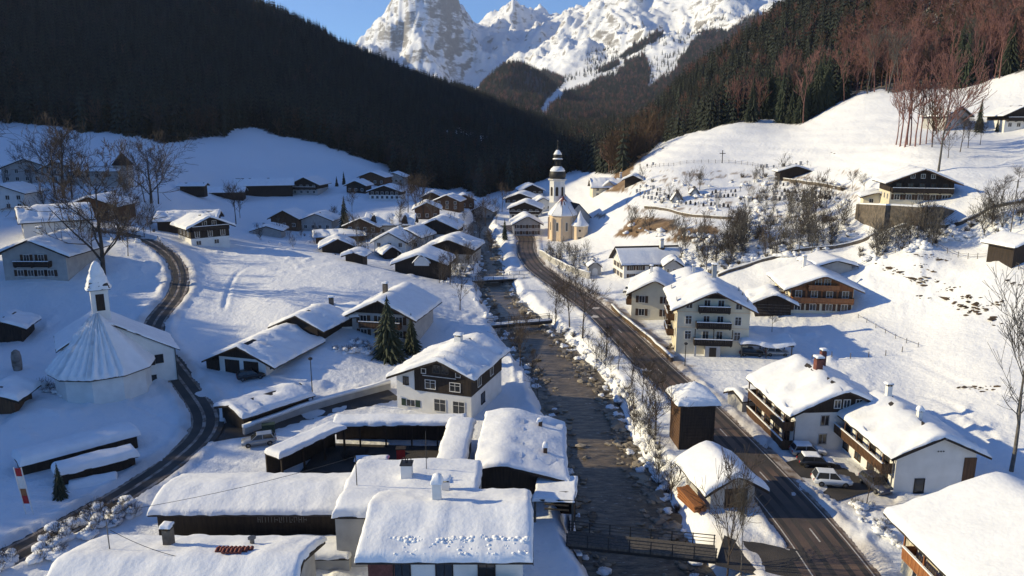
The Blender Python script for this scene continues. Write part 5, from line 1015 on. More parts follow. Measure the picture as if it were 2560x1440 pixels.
# ================================================================= white chapel with polygonal choir, lower left
def chapel():
    b = Vector((-60.0, 103.5, 1.2)); o = empty('chapel', b, math.radians(33), 'white chapel with ribbed conical choir roof and slim bell turret', 'chapel'); a = 10.2
    MB().prism([(-5.6, -3), (a - 0.8, -3), (a - 0.8, 5.4), (0, 11.2), (-5.6, 7.8)], 0, 9).build('wall', 'white_wall', o); s = 6.1 / a
    m = MB(); m.prism([(-6.2, 7.5), (0, 11.2), (a - 0.2, 5.2), (a - 0.2, 5.4), (0, 11.45), (-6.2, 7.7)], -0.35, 9.4).build('roof', 'roof_dark', o)
    snow_sheet('roof_snow', -6.1, a - 0.25, -0.3, 9.3, lambda X, Y: 11.4 - 0.60 * np.sqrt(X * X + 0.09), 0.28, o, 0.8, 0.06)
    R = 6.3; ang = np.radians(np.linspace(180, 360, 6)); plan = [(R * math.cos(t), R * math.sin(t)) for t in ang]; m = MB(); n = len(plan)
    m.v = [(x - 0.5, y + 0.3, -3) for x, y in plan] + [(x - 0.5, y + 0.3, 4.6) for x, y in plan]; m.f = [(i, i + 1, n + i + 1, n + i) for i in range(n - 1)] + [tuple(range(n, 2 * n))]; ch = m.build('choir_wall', 'white_wall', o)
    # conical roof with slipped ribs of snow
    N = 84; q = MB(); rf = MB(); top = 12.4; K = 26
    for i in range(N + 1):
        t = math.pi + math.pi * i / N; seg = (i / N * 5) % 1.0; poly = math.cos(math.pi / 10) / math.cos((seg - 0.5) * math.pi / 5)
        facet = int(min(4, i / N * 5)); rib = (abs(math.sin((i / N * 5 - facet) * math.pi * 3.5)) if facet < 3 else 0.5); amp = 1.0 if facet < 3 else 0.12
        for k in range(K + 1):
            f = k / K; r = (R + 0.75) * poly * (1 - f) + 0.05; z = 4.45 + (top - 4.45) * f
            h = (0.14 + amp * 0.85 * rib ** 1.2 * (1 - 0.5 * f)) * min(1, k / 0.8 + 0.15) + (0.30 if facet < 3 else 0.08) * float(fbm(np.array(i * 0.9), np.array(k * 1.1), 3, 7)) + 0.12 * (random.random() - 0.5) * (facet < 3); q.v.append(((r + h * 0.75) * math.cos(t) - 0.5, (r + h * 0.75) * math.sin(t) + 0.3, z + h * 0.5))
    q.f = [tuple(x) for x in grid_faces(N + 1, K + 1)]; q.build('choir_roof_snow', 'roof_snow', ch, True)
    MB().lathe([(R + 0.8, 4.3), (R + 0.8, 4.42), (0.1, 12.2)], 10, -0.5, 0.3).build('choir_roof', 'grey_wood', ch)
    H2 = dict(o=o, w=2 * a, l=13); window(H2, 'f', 7.0, 4.3, 1.0, 1.2, 'dark_wood', None, 1); window(H2, 'f', 6.0, 1.4, 0.6, 0.8, 'dark_wood', None, 0); MB().box(0, 0.12, -0.14, -0.01, -1, 5.6).build('downpipe', 'dark_metal', o, loc=(a - 0.95, 0, 0))
    MB().box(-0.75, 0.75, -0.05, 0, -0.4, 0.5).build('vent_opening', 'dark_wood', ch, loc=(5.6, -0.25, 3.9))
    t = MB().box(-1.15, 1.15, -1.15, 1.15, 9, 15.6).build('bell_turret', 'white_wall', o, loc=(0.2, 3.2, 0)); MB().box(-0.55, 0.55, -1.2, -1.153, 12.4, 14.9).build('bell_opening', 'dark_wood', t); MB().box(1.153, 1.2, -0.5, 0.5, 12.4, 14.9).build('bell_opening', 'dark_wood', t)
    MB().lathe([(2.1, 15.5), (2.1, 15.62), (1.75, 16.4), (1.2, 17.6), (0.5, 18.9), (0.05, 19.3)], 4, 0, 0, math.pi / 4).build('turret_roof', 'roof_dark', t)
    q = MB(); N = 24; K = 16
    for i in range(N):
        an = 2 * math.pi * i / N; sq = 1 / max(abs(math.cos(an)), abs(math.sin(an))); sq = min(sq, 1.33)
        for k in range(K + 1):
            f = k / K; r = np.interp(f, [0, .05, .2, .6, .92, 1.0], [1.58, 1.62, 1.32, .95, .45, .12]) * sq * (1 + 0.26 * (random.random() - 0.5)); q.v.append((r * math.cos(an), r * math.sin(an), 15.6 + 4.1 * f))
    for i in range(N):
        for k in range(K): A_ = i * (K + 1) + k; B_ = ((i + 1) % N) * (K + 1) + k; q.f.append((A_, B_, B_ + 1, A_ + 1))
    q.f.append(tuple(i * (K + 1) + K for i in range(N))); q.build('turret_snow', 'roof_snow', t, True)
chapel()
# long market sheds, lower left
def long_shed(label, pa, pb, z, wd, snow, eave_w='dark_wood'):
    A_, B_ = pz(*pa, z), pz(*pb, z); d = B_ - A_; L = math.hypot(d.x, d.y); yaw = math.atan2(d.y, d.x); c = (A_ + B_) / 2; g = onground(c.x, c.y); o = empty('market_stall', g, yaw, label, 'stall'); h = z - g.z - snow
    MB().box(-L / 2, L / 2, -wd / 2 + 0.5, wd / 2 - 0.3, -2, h - 0.15).build('wall', eave_w, o); MB().box(-L / 2 - 0.3, L / 2 + 0.3, -wd / 2, wd / 2, h - 0.15, h).build('roof', 'dark_wood', o)
    snow_sheet('roof_snow', -L / 2 - 0.3, L / 2 + 0.3, -wd / 2, wd / 2, lambda X, Y: h + 0.25 * (1 - (2 * Y / wd) ** 2), snow, o, 0.6, 0.07); return o
long_shed('long wooden stall under a thick snow roll, the upper of the two below the chapel', (45, 1135), (330, 1062), 3.0, 4.0, 0.8); long_shed('long wooden stall under a thick snow roll, the lower of the two below the chapel', (140, 1165), (330, 1118), 2.6, 3.0, 0.7); long_shed('low snowed-over platform in front of the long stalls', (180, 1206), (285, 1186), 0.9, 2.0, 0.4)
# ================================================================= centre left: garage, shed, houses
b = gp(608, 936); b = Vector((b.x, b.y, b.z))
H = house('garage', 'double garage with dark gable and snow-laden roof above the lane', b, -16, 8.6, 13, 2.9, 4.8, ov=2.4, og=1.2, wall='white_wall', snow=0.45, clad='dark_wood', cladz=2.75, side_clad=False, roff=0.0)
for u in (-1.9, 1.6): MB().box(-1.35, 1.35, -0.05, -0.004, -0.5, 2.3).build('garage_door', 'dark_wood', H['o'], loc=(u, 0, 0))
MB().box(-6.6, -4.31, -0.3, 12.5, -1.5, 2.15).build('lean_to', 'dark_wood', H['o']); windows(H, 'r', 1.5, (2.2, 5.2), w=1.0, h=1.2, shut='shutter_green'); MB().box(4.304, 4.36, 7.0, 13, -1, 2.8).build('side_boarding', 'dark_wood', H['o'])
q = b + Vector((math.cos(math.radians(-16)) * 1.6 - math.sin(math.radians(-16)) * 13.6, math.sin(math.radians(-16)) * 1.6 + math.cos(math.radians(-16)) * 13.6, 0.6))
H = house('barn', 'dark barn joined behind the double garage with shaded snow roof', q, -16, 8.0, 9, 4.0, 5.8, ov=1.6, og=0.5, wall='dark_wood', snow=0.4, cat='barn')
car('dark car backed up in front of the double garage', gp(628, 948) + Vector((0, 0, 0.1)), 205, 'car_dark', 0.0)
H = house('woodshed', 'low dark woodshed with flat blue-shaded snow roof beside the lane', Vector((-38.2, 94.0, 0.2)), -39, 5.4, 10.4, 2.1, 2.9, ov=0.9, og=0.6, wall='dark_wood', snow=0.5, cat='shed')
b = gp(955, 852); H = house('house', 'house with long left wing behind the two dark spruces', b, -12, 11.5, 13, 5.0, 7.8, ov=1.5, og=1.4, wall='grey_wall', clad='dark_wood', cladz=5.2, snow=0.55)
windows(H, 'f', 1.4, row(3, 11, 2), w=1.2, h=1.3, shut='shutter_brown'); windows(H, 'f', 4.0, row(3, 11, 2), w=1.2, h=1.4, shut='shutter_brown'); balcony(H, 'f', -4, 4, 2.8, 'brown_wood', 1.2); chimney(H, -1.0, 5, 9.6, 0.8, 'stone')
q = b + Vector((-9.5, -0.5, 0)); H = house('house_wing', 'low wing with dark upper floor joined left of the spruce-hidden house', q + Vector((0, 6, 0)), -78, 7.5, 8.5, 4.4, 5.6, ov=0.8, og=0.6, clad='dark_wood', cladz=2.4, snow=0.5); H['o'].location = q + Vector((-4.0, 4.0, 0)); chimney(H, 0.5, 3.5, 7.2, 0.9, 'stone'); windows(H, 'r', 1.2, (2, 5.5), w=1.2, h=1.3); MB().box(3.76, 3.82, 0, 8.5, 2.4, 4.3).build('upper_boarding', 'dark_wood', H['o'])
# -- white house with black timber front
b = pz(1082, 1024, 0.0); b = Vector((-11.2, 98.5, 0.0))
H = house('timber_front_house', 'white house with black timber upper front above the courtyard roofs', b, -19, 11.6, 12.5, 5.9, 8.3, ov=1.0, og=1.1, wall='white_wall', snow=0.6, roff=1.2, clad='dark_wood', cladz=3.35, cladx=(-2.9, 5.86), lump=0.14)
windows(H, 'f', 1.5, (1.0, 3.9), w=1.7, h=1.75, frame='white_trim', mull=2); window(H, 'f', -3.6, 1.3, 1.3, 0.95, 'white_trim', 'shutter_green', 1); window(H, 'f', -4.3, 4.6, 0.75, 1.1, 'dark_wood', None, 1)
windows(H, 'f', 4.5, (-0.4, 3.4), w=1.5, h=1.2, frame='white_trim', mull=2, off=0.065); windows(H, 'f', 6.9, (0.6, 1.9), w=1.0, h=1.05, frame='grey_wood', mull=1, off=0.065); windows(H, 'f', 6.4, (-1.4, 3.9), w=0.6, h=0.6, off=0.065, mull=0)
MB().box(-1.6, 3.6, -0.16, -0.065, 5.72, 5.80).build('signboard', 'white_trim', H['o']); windows(H, 'r', 1.6, (4.5,), w=1.4, h=1.5, frame='dark_wood', mull=1); windows(H, 'r', 4.6, (3, 8), w=1.2, h=1.2, off=0.06); chimney(H, 0.8, 7.5, 9.7, 1.0)
# ================================================================= foreground courtyard and roofs
def flat_roof(name, label, P0, P1, wd, z, snow, wall='dark_wood', cat='roof', wl=0.5, rise=0.0):
    P0, P1 = Vector(P0), Vector(P1); d = P1 - P0; L = d.length; o = empty(name, (*((P0 + P1) / 2).xy, 0), math.atan2(d.y, d.x), label, cat)
    MB().box(-L / 2, L / 2, -wd / 2 + wl, wd / 2 - wl, -1, z - 0.2).build('wall', wall, o); MB().box(-L / 2, L / 2, -wd / 2, wd / 2, z - 0.2, z).build('roof', 'roof_dark', o)
    snow_sheet('roof_snow', -L / 2, L / 2, -wd / 2, wd / 2, lambda X, Y: z + rise * (1 - (2 * Y / wd) ** 2), snow, o, 0.6, 0.06); return o
def arcade(name, label, P0, P1, wd, z, snow):
    P0, P1 = Vector(P0), Vector(P1); d = P1 - P0; L = d.length; o = empty(name, (*((P0 + P1) / 2).xy, 0), math.atan2(d.y, d.x), label, 'walkway')
    MB().box(-L / 2, L / 2, -wd / 2, wd / 2, z - 0.25, z).build('roof', 'dark_wood', o); MB().box(-L / 2, L / 2, wd / 2 - 0.25, wd / 2 - 0.05, -1, z - 0.254).build('wall', 'dark_wood', o)
    for x in np.linspace(-L / 2 + 0.3, L / 2 - 0.3, max(2, int(L / 3) + 1)): MB().box(x - 0.1, x + 0.1, -wd / 2 + 0.1, -wd / 2 + 0.3, -1, z - 0.254).build('post', 'dark_wood', o)
    snow_sheet('roof_snow', -L / 2, L / 2, -wd / 2, wd / 2, lambda X, Y: np.full(X.shape, z), snow, o, 0.6, 0.06)
arcade('covered_walkway', 'snowy walkway roof running diagonally along the left of the dark courtyard', (-27.6, 78.2), (-22.0, 87.0), 2.7, 3.2, 0.55); arcade('covered_walkway', 'snowy walkway roof along the far side of the dark courtyard', (-23.0, 88.3), (-6.0, 88.7), 2.9, 3.15, 0.55)
flat_roof('courtyard_wing', 'narrow ribbed snow roof closing the right side of the dark courtyard', (-7.0, 71.0), (-6.4, 87.2), 3.4, 3.6, 0.6, cat='wing', rise=0.25)
structure(link(strip('courtyard', np.array([(-25.0, 82.0, 0.16), (-20, 81.5, 0.16), (-12, 81.0, 0.16), (-7.5, 81, 0.16)]), -6.5, 6.5, 0.0, M['asphalt'], 3)))
H = house('riverside_hall', 'long hall with ridge roof, white left slope and blue right slope, beside the river', Vector((1.0, 73.0, 0.0)), -2.5, 8.8, 14, 3.7, 4.8, ov=0.7, og=0.9, wall='grey_wall', clad='dark_wood', cladz=1.2, snow=0.45, roff=-2.3, lump=0.14, cat='hall')
for x, y, z in ((2.6, 4.0, 4.9), (2.0, 11.0, 5.0)): chimney(H, x, y, z, 0.45, 'brown_wood', hat='flat', snow=0.45)
b = Vector((4.6, 70.6, 0.0)); o = empty('lean_to_shed', b, math.radians(-8), 'open lean-to shed with slanted white roof at the river wall', 'shed')
MB().slab([(-2.2, -2.0, 2.7), (2.1, -2.0, 2.9), (2.1, 2.6, 3.3), (-2.2, 2.6, 3.1)], 0.16).build('roof', 'dark_wood', o)
for x, y in ((-2.0, -1.7), (1.9, -1.7), (1.9, 2.3), (-2.0, 2.3)): MB().box(x - 0.12, x + 0.12, y - 0.12, y + 0.12, -2, 2.75).build('post', 'grey_wood', o)
MB().box(-2.0, 1.9, 2.1, 2.2, -1, 2.9).box(1.92, 2.0, -1.6, 2.2, -1, 0.9).build('back_wall', 'dark_wood', o); snow_sheet('roof_snow', -2.2, 2.1, -2.0, 2.6, lambda X, Y: 2.82 + 0.04 * X + 0.09 * Y, 0.3, o, 0.5, 0.04)
for k in range(3): MB().box(-1.2, 1.4, 0.2, 0.35, 0.4 + 0.55 * k, 0.55 + 0.55 * k).build('shelf', 'grey_wood', o)
# A: the house at the lower centre; B: flat roof behind it; H: long roof with sign; I: roof at lower left
H = house('house', 'house at the bottom centre with footprints of slipped snow along its eaves', Vector((0.9, 58.9, 0.0)), 90, 9.6, 12.8, 5.7, 7.2, ov=0.9, og=0.8, wall='white_wall', snow=0.62, lump=0.10, step=0.5, sink=3)
chimney(H, 0.9, 7.6, 9.3, 0.75, 'white_wall', hat='flat', snow=0.75)
windows(H, 'l', 4.3, (3, 6.5, 10), w=1.3, h=1.2, frame='dark_wood'); balcony(H, 'l', 0.5, 4.2, 2.6, 'dark_wood', 1.3); windows(H, 'l', 1.4, (3, 6.5, 10), w=1.3, h=1.3, frame='dark_wood'); MB().box(-4.86, -4.81, 10.6, 12.8, 0, 5.5).build('entrance_panel', 'red_brick', H['o'])
sk = H
o = flat_roof('annex', 'flat annex roof with thick rounded snow behind the bottom centre house', (-16.2, 65.6), (-3.2, 65.6), 10.4, 5.55, 0.85, wall='grey_wall', cat='house', rise=0.15); Hb = dict(o=o, rz=lambda x: 6.2)
chimney(Hb, -0.6, 0.6, 8.0, 1.05, 'white_wall', zb=5.4, hat='arch', snow=0); chimney(Hb, 3.4, -1.8, 7.4, 0.7, 'white_wall', zb=5.4, hat='slab', snow=0.2)
q = o
m = MB().tube([(0, 0, 5.5), (0, 0, 10.6)], 0.04, 5); m.tube([(-0.9, 0, 7.9), (0.2, 0, 7.7)], 0.03, 4); m.build('antenna', 'dark_metal', o, loc=(1.1, 2.4, 0))
MB().tube([(0, 0, 5.5), (0, 0, 9.6)], 0.05, 5).build('cable_mast', 'dark_metal', o, loc=(-5.2, -1.0, 0))
H = house('shop', 'long shop with low snow roof and a dark sign band at the lower left', Vector((-15.9, 67.9, 0.0)), 90, 6.4, 18.6, 3.8, 4.7, ov=0.8, og=0.5, wall='dark_wood', snow=0.42, lump=0.05, step=0.6)
sb = MB().box(-0.06, 0.0, 0, 0, 0, 0); sg = MB().box(-5.0, 5.0, -0.08, 0, -0.45, 0.45).build('sign_board', 'dark_wood', H['o'], loc=(-3.21, 6.2, 2.9), rz=-math.pi / 2)
x = -2.6
for k in range(13):    # worn metal letters, no longer legible
    h_ = 0.30; m = MB(); w_ = random.choice((0.10, 0.22, 0.26)); m.box(x, x + 0.05, -0.12, -0.083, -h_, h_)
    if w_ > 0.15: m.box(x + w_, x + w_ + 0.05, -0.12, -0.083, -h_ * random.choice((1, 0.4)), h_ * random.choice((1, 0.3))); m.box(x + 0.05, x + w_, -0.12, -0.083, *random.choice(((h_ - 0.06, h_), (-0.03, 0.03), (-h_, -h_ + 0.06))))
    m.build('letter', 'metal', sg); x += w_ + 0.20
flat_roof('terrace', 'low snow-covered terrace between the sign shop and the bottom left roof', (-34.0, 61.6), (-15.0, 62.0), 3.6, 1.5, 0.4, wall='grey_wall', cat='terrace', wl=0.1)
H = house('house', 'house at the bottom left with a bare patch of red tiles in its snow roof', Vector((-17.4, 52.6, 0.0)), 90, 10.8, 18.2, 4.2, 6.1, ov=0.9, og=0.7, wall='grey_wall', snow=0.6, lump=0.08, step=0.5)
pb = [pz(422, 1352, 6.4), pz(585, 1396, 5.9), pz(275, 1378, 6.2)]
loc = [(p.y - 52.6, -(p.x + 17.4)) for p in pb]
chimney(H, loc[0][0], loc[0][1], 7.5, 0.7, 'stone', hat='slab', snow=0.25)
for r_ in range(3):
    for c_ in range(9):
        if (r_ == 2 and c_ in (0, 1, 7, 8)) or (r_ == 1 and c_ == 0): continue
        xx = loc[1][0] + 0.25 - 0.36 * r_; yy = loc[1][1] - 1.4 + 0.33 * c_; zz = H['ridge'] + 0.18 - H['s'] * abs(xx) + 0.68
        q = MB().lathe([(0.16, -0.2), (0.15, 0.2)], 6).build('roof_tile', 'red_tile', H['o'], loc=(xx, yy, zz)); q.rotation_euler = (0, math.pi / 2 - math.atan(H['s']), 0)
MB().tube([(0, 0, -1), (0, 0, 2.6)], 0.05, 5).build('cable_mast', 'metal', H['o'], loc=(loc[2][0], loc[2][1], 6.3)); MB().lathe([(0.2, 0), (0.2, 1.0), (0.35, 1.05), (0.35, 1.15)], 8).build('vent_pipe', 'metal', H['o'], loc=(2.8, 4.4, 5.4))
# ================================================================= vegetation that stands alone
BARE = [bare_tree(100 + k, 10, 0.40, 3, 6, 0.022, 0.55, 0.28, 'bark') for k in range(4)]
BEECH = [bare_tree(120 + k, 20, 0.26, 3, 4, 0.05, 1.0, 0.35, 'bark_red', r0=0.24) for k in range(4)]
GREYB = [bare_tree(140 + k, 20, 0.30, 3, 4, 0.05, 0.9, 0.3, 'bark_grey', r0=0.26) for k in range(2)]
WIDE = [bare_tree(150 + k, 14, 0.54, 4, 5, 0.03, 0.35, 0.12, 'bark', r0=0.42) for k in range(1)]
ASH = [bare_tree(160, 15, 0.50, 3, 7, 0.022, 1.0, 0.3, 'bark_grey', r0=0.22)]
GOLD = [bare_tree(170, 15, 0.46, 3, 7, 0.03, 0.9, 0.22, 'bark_grey', 'bark_red', r0=0.20)]
SPRUCE = [conifer(200 + k, 20, w, 22, 15) for k, w in enumerate((0.17, 0.20, 0.22))]
def stand(label, px, py, top, kind, H0, name='bare_tree', cat='tree', group=None, zs=1.0, far=1600.0):
    g = gp(px, py, far); f = g.y * CP - (g.z - CAM_H) * SP; s = (py - top) / FPX * f / H0
    return tree_thing(name, label, cat, g, kind, s, None, group, zs)
riverside = 'slim bare trees along the river road'
for i, (px, py, top, lab) in enumerate([
    (1390,795,712,'slim bare tree between river and road, nearest the bridge'), (1424,818,700,'bare tree between river and road, second from the bridge'), (1456,845,715,'bare tree between river and road, third from the bridge'),
    (1386,832,760,'thin leaning sapling on the river bank below the second footbridge'), (1515,893,815,'bare tree at the road edge opposite the cream villa'), (1300,915,800,'bare tree on the left river bank above the white timber-front house'),
    (1345,1000,930,'small sapling on the left bank below the timber-front house'), (1577,972,880,'bare tree leaning over the river bank across from the snowy garden'), (1605,1005,900,'bare tree beside the road left of the garden hut'),
    (1640,1088,925,'bare tree standing on the snowy bank just left of the timber tower'), (1545,925,855,'bushy bare sapling on the bank opposite the tall cream house'), (1150,775,690,'dark bare tree on the shaded left bank below the main bridge'),
    (1930,830,775,'small spreading fruit tree in front of the dark barn'), (2166,1262,1165,'small reddish bare tree at the corner of the parked cars'), (1125,712,640,'bare tree beside the main bridge on the village side'),
    (1098,708,650,'bare tree left of the main bridge behind the mound'), (1172,668,610,'bare tree behind the main bridge at the river bend'), (1410,735,665,'bare tree beside the road at the bridge head'), (1440,752,690,'bare tree on the road bank past the bridge head')]):
    stand(lab, px, py, top, BARE[i % 4], 10, group=riverside)
for px, py, top, lab in ((1815,1470,1165,'tall thin bare tree at the bottom edge beside the road bridge'), (1852,1450,1250,'second thin bare tree at the bottom edge beside the road')): _o = stand(lab, px, py, top, ASH[0] if px > 1830 else BARE[1], 15 if px > 1830 else 10); _o.scale.xy = (_o.scale.x * 0.62, _o.scale.y * 0.62)
stand('large bare ash tree rising from the snowfield at the right edge', 2528, 1178, 815, ASH[0], 15); stand('great spreading bare tree above the chapel turret', 258, 690, 470, WIDE[0], 13.5, zs=1.05)
for px, py, top, k, lab in ((378,508,385,WIDE[0],'dense bare tree clump on the left meadow, right stem'), (362,506,392,GREYB[0],'dense bare tree clump on the left meadow, left stem'), (396,510,400,BARE[2],'smaller bare tree at the right of the meadow clump'), (160,495,352,WIDE[0],'tall bare tree among the top left houses, middle'), (140,490,355,BARE[0],'tall bare tree among the top left houses, left'), (180,500,365,BARE[3],'tall bare tree among the top left houses, right'),
    (78,450,372,BARE[1],'round bare tree in front of the top left house'), (172,560,470,BARE[2],'bare tree left of the dark low-gabled house'), (300,600,520,WIDE[0],'broad bare tree right of the great spreading one'), (205,655,540,BARE[1],'bare tree just left of the great spreading one'), (590,560,468,BARE[0],'lone bare tree below the shaded farm shed'), (600,545,490,BARE[3],'thin bare tree next to the lone one below the farm shed'),
    (320,640,560,BARE[3],'bare tree at the lane bend near the timber house'), (345,560,500,BARE[2],'bare tree behind the lane left of the outbuilding')):
    stand(lab, px, py, top, k, 20 if k is GREYB[0] else (13.5 if k is WIDE[0] else 10))
ORD = ['first', 'second', 'third', 'fourth', 'fifth', 'sixth', 'seventh', 'eighth', 'ninth', 'tenth', 'eleventh', 'twelfth', 'thirteenth', 'fourteenth', 'fifteenth', 'sixteenth', 'seventeenth', 'eighteenth', 'nineteenth', 'twentieth'] + ['%d%s' % (k, 'st' if k in (21, 31) else 'nd' if k == 22 else 'rd' if k == 23 else 'th') for k in range(21, 40)]
VT = [(1020,540,455),(1042,545,450),(1060,548,460),(1000,600,520),(898,625,540),(1080,560,490),(920,640,570),(1200,600,530),(1215,570,505),(1185,560,500),(1240,560,500),(1140,600,540),(1035,660,590),(880,530,480),(1255,530,470),(1228,650,590),(868,600,540),(1010,480,440),(835,560,520),(1160,630,570)]
for i, (px, py, top) in enumerate(VT):
    stand('bare tree among the shaded village houses, %s from the left' % ORD[sorted(VT).index((px, py, top))], px, py, top, (BARE + GREYB)[i % 6], 20 if i % 6 > 3 else 10, group='bare trees among the village houses')
_o = stand('tall dark spruce in front of the spruce-hidden house, left one', 972, 898, 735, SPRUCE[2], 20, 'spruce'); _o.scale.xy = (_o.scale.x * 1.45, _o.scale.y * 1.45)
_o = stand('shorter snow-dusted spruce right beside the tall one', 1030, 884, 780, SPRUCE[1], 20, 'spruce'); _o.scale.xy = (_o.scale.x * 1.35, _o.scale.y * 1.35); stand('small dark spruce beside the banner at the lower left', 152, 1245, 1150, SPRUCE[2], 20, 'spruce')
for i, (px, py, top, lab) in enumerate([(860,462,428,'taller of two spruces left of the house at the meadow end'), (842,466,440,'shorter of two spruces left of the house at the meadow end'), (862,570,490,'narrow dark spruce in the shaded village behind the mound'), (1262,600,545,'spruce on the river bank left of the church road'), (2446,330,245,'columnar dark evergreen near the top right chalet'), (1298,486,460,'small spruce behind the roof cluster left of the church'), (2492,330,295,'bushy evergreen beside the top right chalet')]):
    o = stand(lab, px, py, top, SPRUCE[i % 3], 20, 'spruce')
    if i == 4: o.scale.xy = (o.scale.x * 0.8, o.scale.y * 0.8)
# tree clump and lone trees on the right pasture
CT = [(2250,366,195),(2262,368,178),(2275,364,188),(2288,366,200),(2300,362,208),(2240,362,230),(2315,360,222),(2268,362,214),(2330,356,235)]
for i, (px, py, top) in enumerate(CT):
    stand('tall reddish beech in the pasture clump, %s from the left' % ORD[sorted(CT).index((px, py, top))], px, py, top, BEECH[i % 4], 20, 'beech_tree', group='beech clump on the right pasture')
stand('lone tall tree with golden twigs above the dark terrace farmhouse', 2346, 428, 195, GOLD[0], 15, 'beech_tree'); stand('rusty small tree beside the lone tall one on the pasture', 2330, 368, 265, BROWN_FAR[0], 14, 'beech_tree')
ST = [(2130,472,430),(2370,395,330),(2400,380,300),(2420,370,310),(2450,362,310),(2160,478,440),(2480,560,470),(2500,520,455),(2545,470,420),(2550,560,500)]
for i, (px, py, top) in enumerate(ST):
    stand('small bare tree round the upper right farm, %s from the left' % ORD[sorted(ST).index((px, py, top))], px, py, top, BARE[i % 4], 10, group='small bare trees round the upper right farm')
# forest edge on the right: nearest trees one by one
def edge_trees():
    R = random.Random(11); n = 0
    for k in range(1500):
        px = R.uniform(1860, 2640); e = float(np.interp(px, EDGE_X, EDGE_Y)); py = e - abs(R.gauss(0, 1)) * 75 + 4; g = gp(px, py)
        if math.hypot(g.x, g.y) > 425 or math.hypot(g.x, g.y) < 240: continue
        u = R.random(); con = (px < 2110 and u < 0.85) or (2325 < px < 2425 and u < 0.75) or u < 0.07; n += 1
        if con: tree_thing('spruce', 'spruce at the edge of the right hillside forest', 'tree', g, SPRUCE[n % 3], R.uniform(0.75, 1.25), R.uniform(0, 6), 'spruces at the right forest edge')
        else: tree_thing('beech_tree', 'bare reddish beech at the edge of the right hillside forest', 'tree', g, (BEECH + GREYB[:1])[n % 5], R.uniform(0.8, 1.25), R.uniform(0, 6), 'beeches at the right forest edge')
        if n >= 290: break
edge_trees()
# ================================================================= scrub, shrubs, hedges
def inside(poly, n, seed):
    R = random.Random(seed); P = np.array(poly); out = []
    while len(out) < n:
        px, py = R.uniform(P[:, 0].min(), P[:, 0].max()), R.uniform(P[:, 1].min(), P[:, 1].max())
        if inpoly(np.array([px]), np.array([py]), poly)[0]: out.append(gp(px, py))
    return out
SCRUB = [joined('scrub_tree', *bare_tree(300 + k, 6, 0.5, 2, 7, 0.028, 0.7, 0.15, 'bark_grey' if k else 'bark')) for k in range(2)]
def scrub(name, label, polys, seed, smin, smax):
    pts = [p for poly, n in polys for p in inside(poly, n, seed + n)]; k = len(pts)
    scatter(name, label, 'scrub', SCRUB + BUSHES + LUMPS, np.array([tuple(p) for p in pts]), RNG.uniform(smin, smax, k), RNG.choice([0, 1, 1, 2, 3, 4, 5, 6, 7, 5, 6, 7], k))
scrub('hillside_scrub', 'tangled grey scrub on the slope below the cemetery', [([(1850,560),(1900,520),(2010,530),(2130,560),(2140,600),(2050,630),(1880,655),(1800,660)], 300), ([(1690,645),(1800,600),(1850,560),(1880,650),(1780,690)], 110), ([(2150,590),(2300,570),(2400,600),(2300,625),(2150,660)], 60), ([(1560,560),(1790,590),(1780,610),(1560,585)], 40), ([(1600,455),(1860,440),(2100,450),(2120,520),(1850,540),(1620,510)], 110), ([(2180,640),(2400,560),(2560,530),(2560,580),(2420,600)], 70)], 5, 0.5, 1.2)
scrub('riverbank_scrub', 'bare twigs and snow pillows along the river banks', [([(1330,800),(1400,850),(1470,900),(1510,960),(1560,1040),(1600,1130),(1660,1250),(1700,1300),(1640,1100),(1560,960),(1440,830)], 110), ([(1200,700),(1230,770),(1300,880),(1360,960),(1340,970),(1180,740)], 30), ([(1120,640),(1200,650),(1190,700),(1100,710)], 70), ([(1350,620),(1500,650),(1440,690),(1370,660)], 90)], 9, 0.35, 0.8)
scrub('village_scrub', 'leafless garden bushes between the shaded village houses', [([(620,560),(1250,520),(1250,640),(1000,660),(640,610)], 150), ([(20,440),(330,470),(420,560),(330,620),(150,560),(0,500)], 120)], 3, 0.4, 0.9)
for i, p in enumerate(sorted(inside([(-10,1400),(120,1340),(250,1270),(345,1245),(360,1290),(230,1345),(60,1440),(-10,1445)], 30, 3), key=lambda q: q.x)): bush(p, 'snow-laden hedge bush along the lower left lane, %s from the left' % ORD[i], i, random.uniform(0.6, 1.05), True, 'snowy hedge along the lower left lane', 'hedge_bush')
for i, p in enumerate(inside([(2105,1265),(2180,1255),(2260,1275),(2300,1340),(2250,1370),(2150,1300)], 14, 8)): bush(p, 'snowy garden shrub in front of the lower right inn', i, random.uniform(0.4, 0.8), True, 'garden shrubs before the lower right inn')
for i, p in enumerate(inside([(100,960),(200,1000),(300,1010),(110,990)], 7, 4)): bush(p, 'snow-buried shrub at the foot of the white chapel', i, random.uniform(0.5, 0.9), True, 'shrubs at the foot of the chapel')
for i, p in enumerate(inside([(840,850),(940,850),(930,890),(840,880)], 8, 6)): bush(p, 'frosted garden shrub before the spruce-hidden house', i, random.uniform(0.6, 1.1), True, 'garden shrubs before the spruce-hidden house')
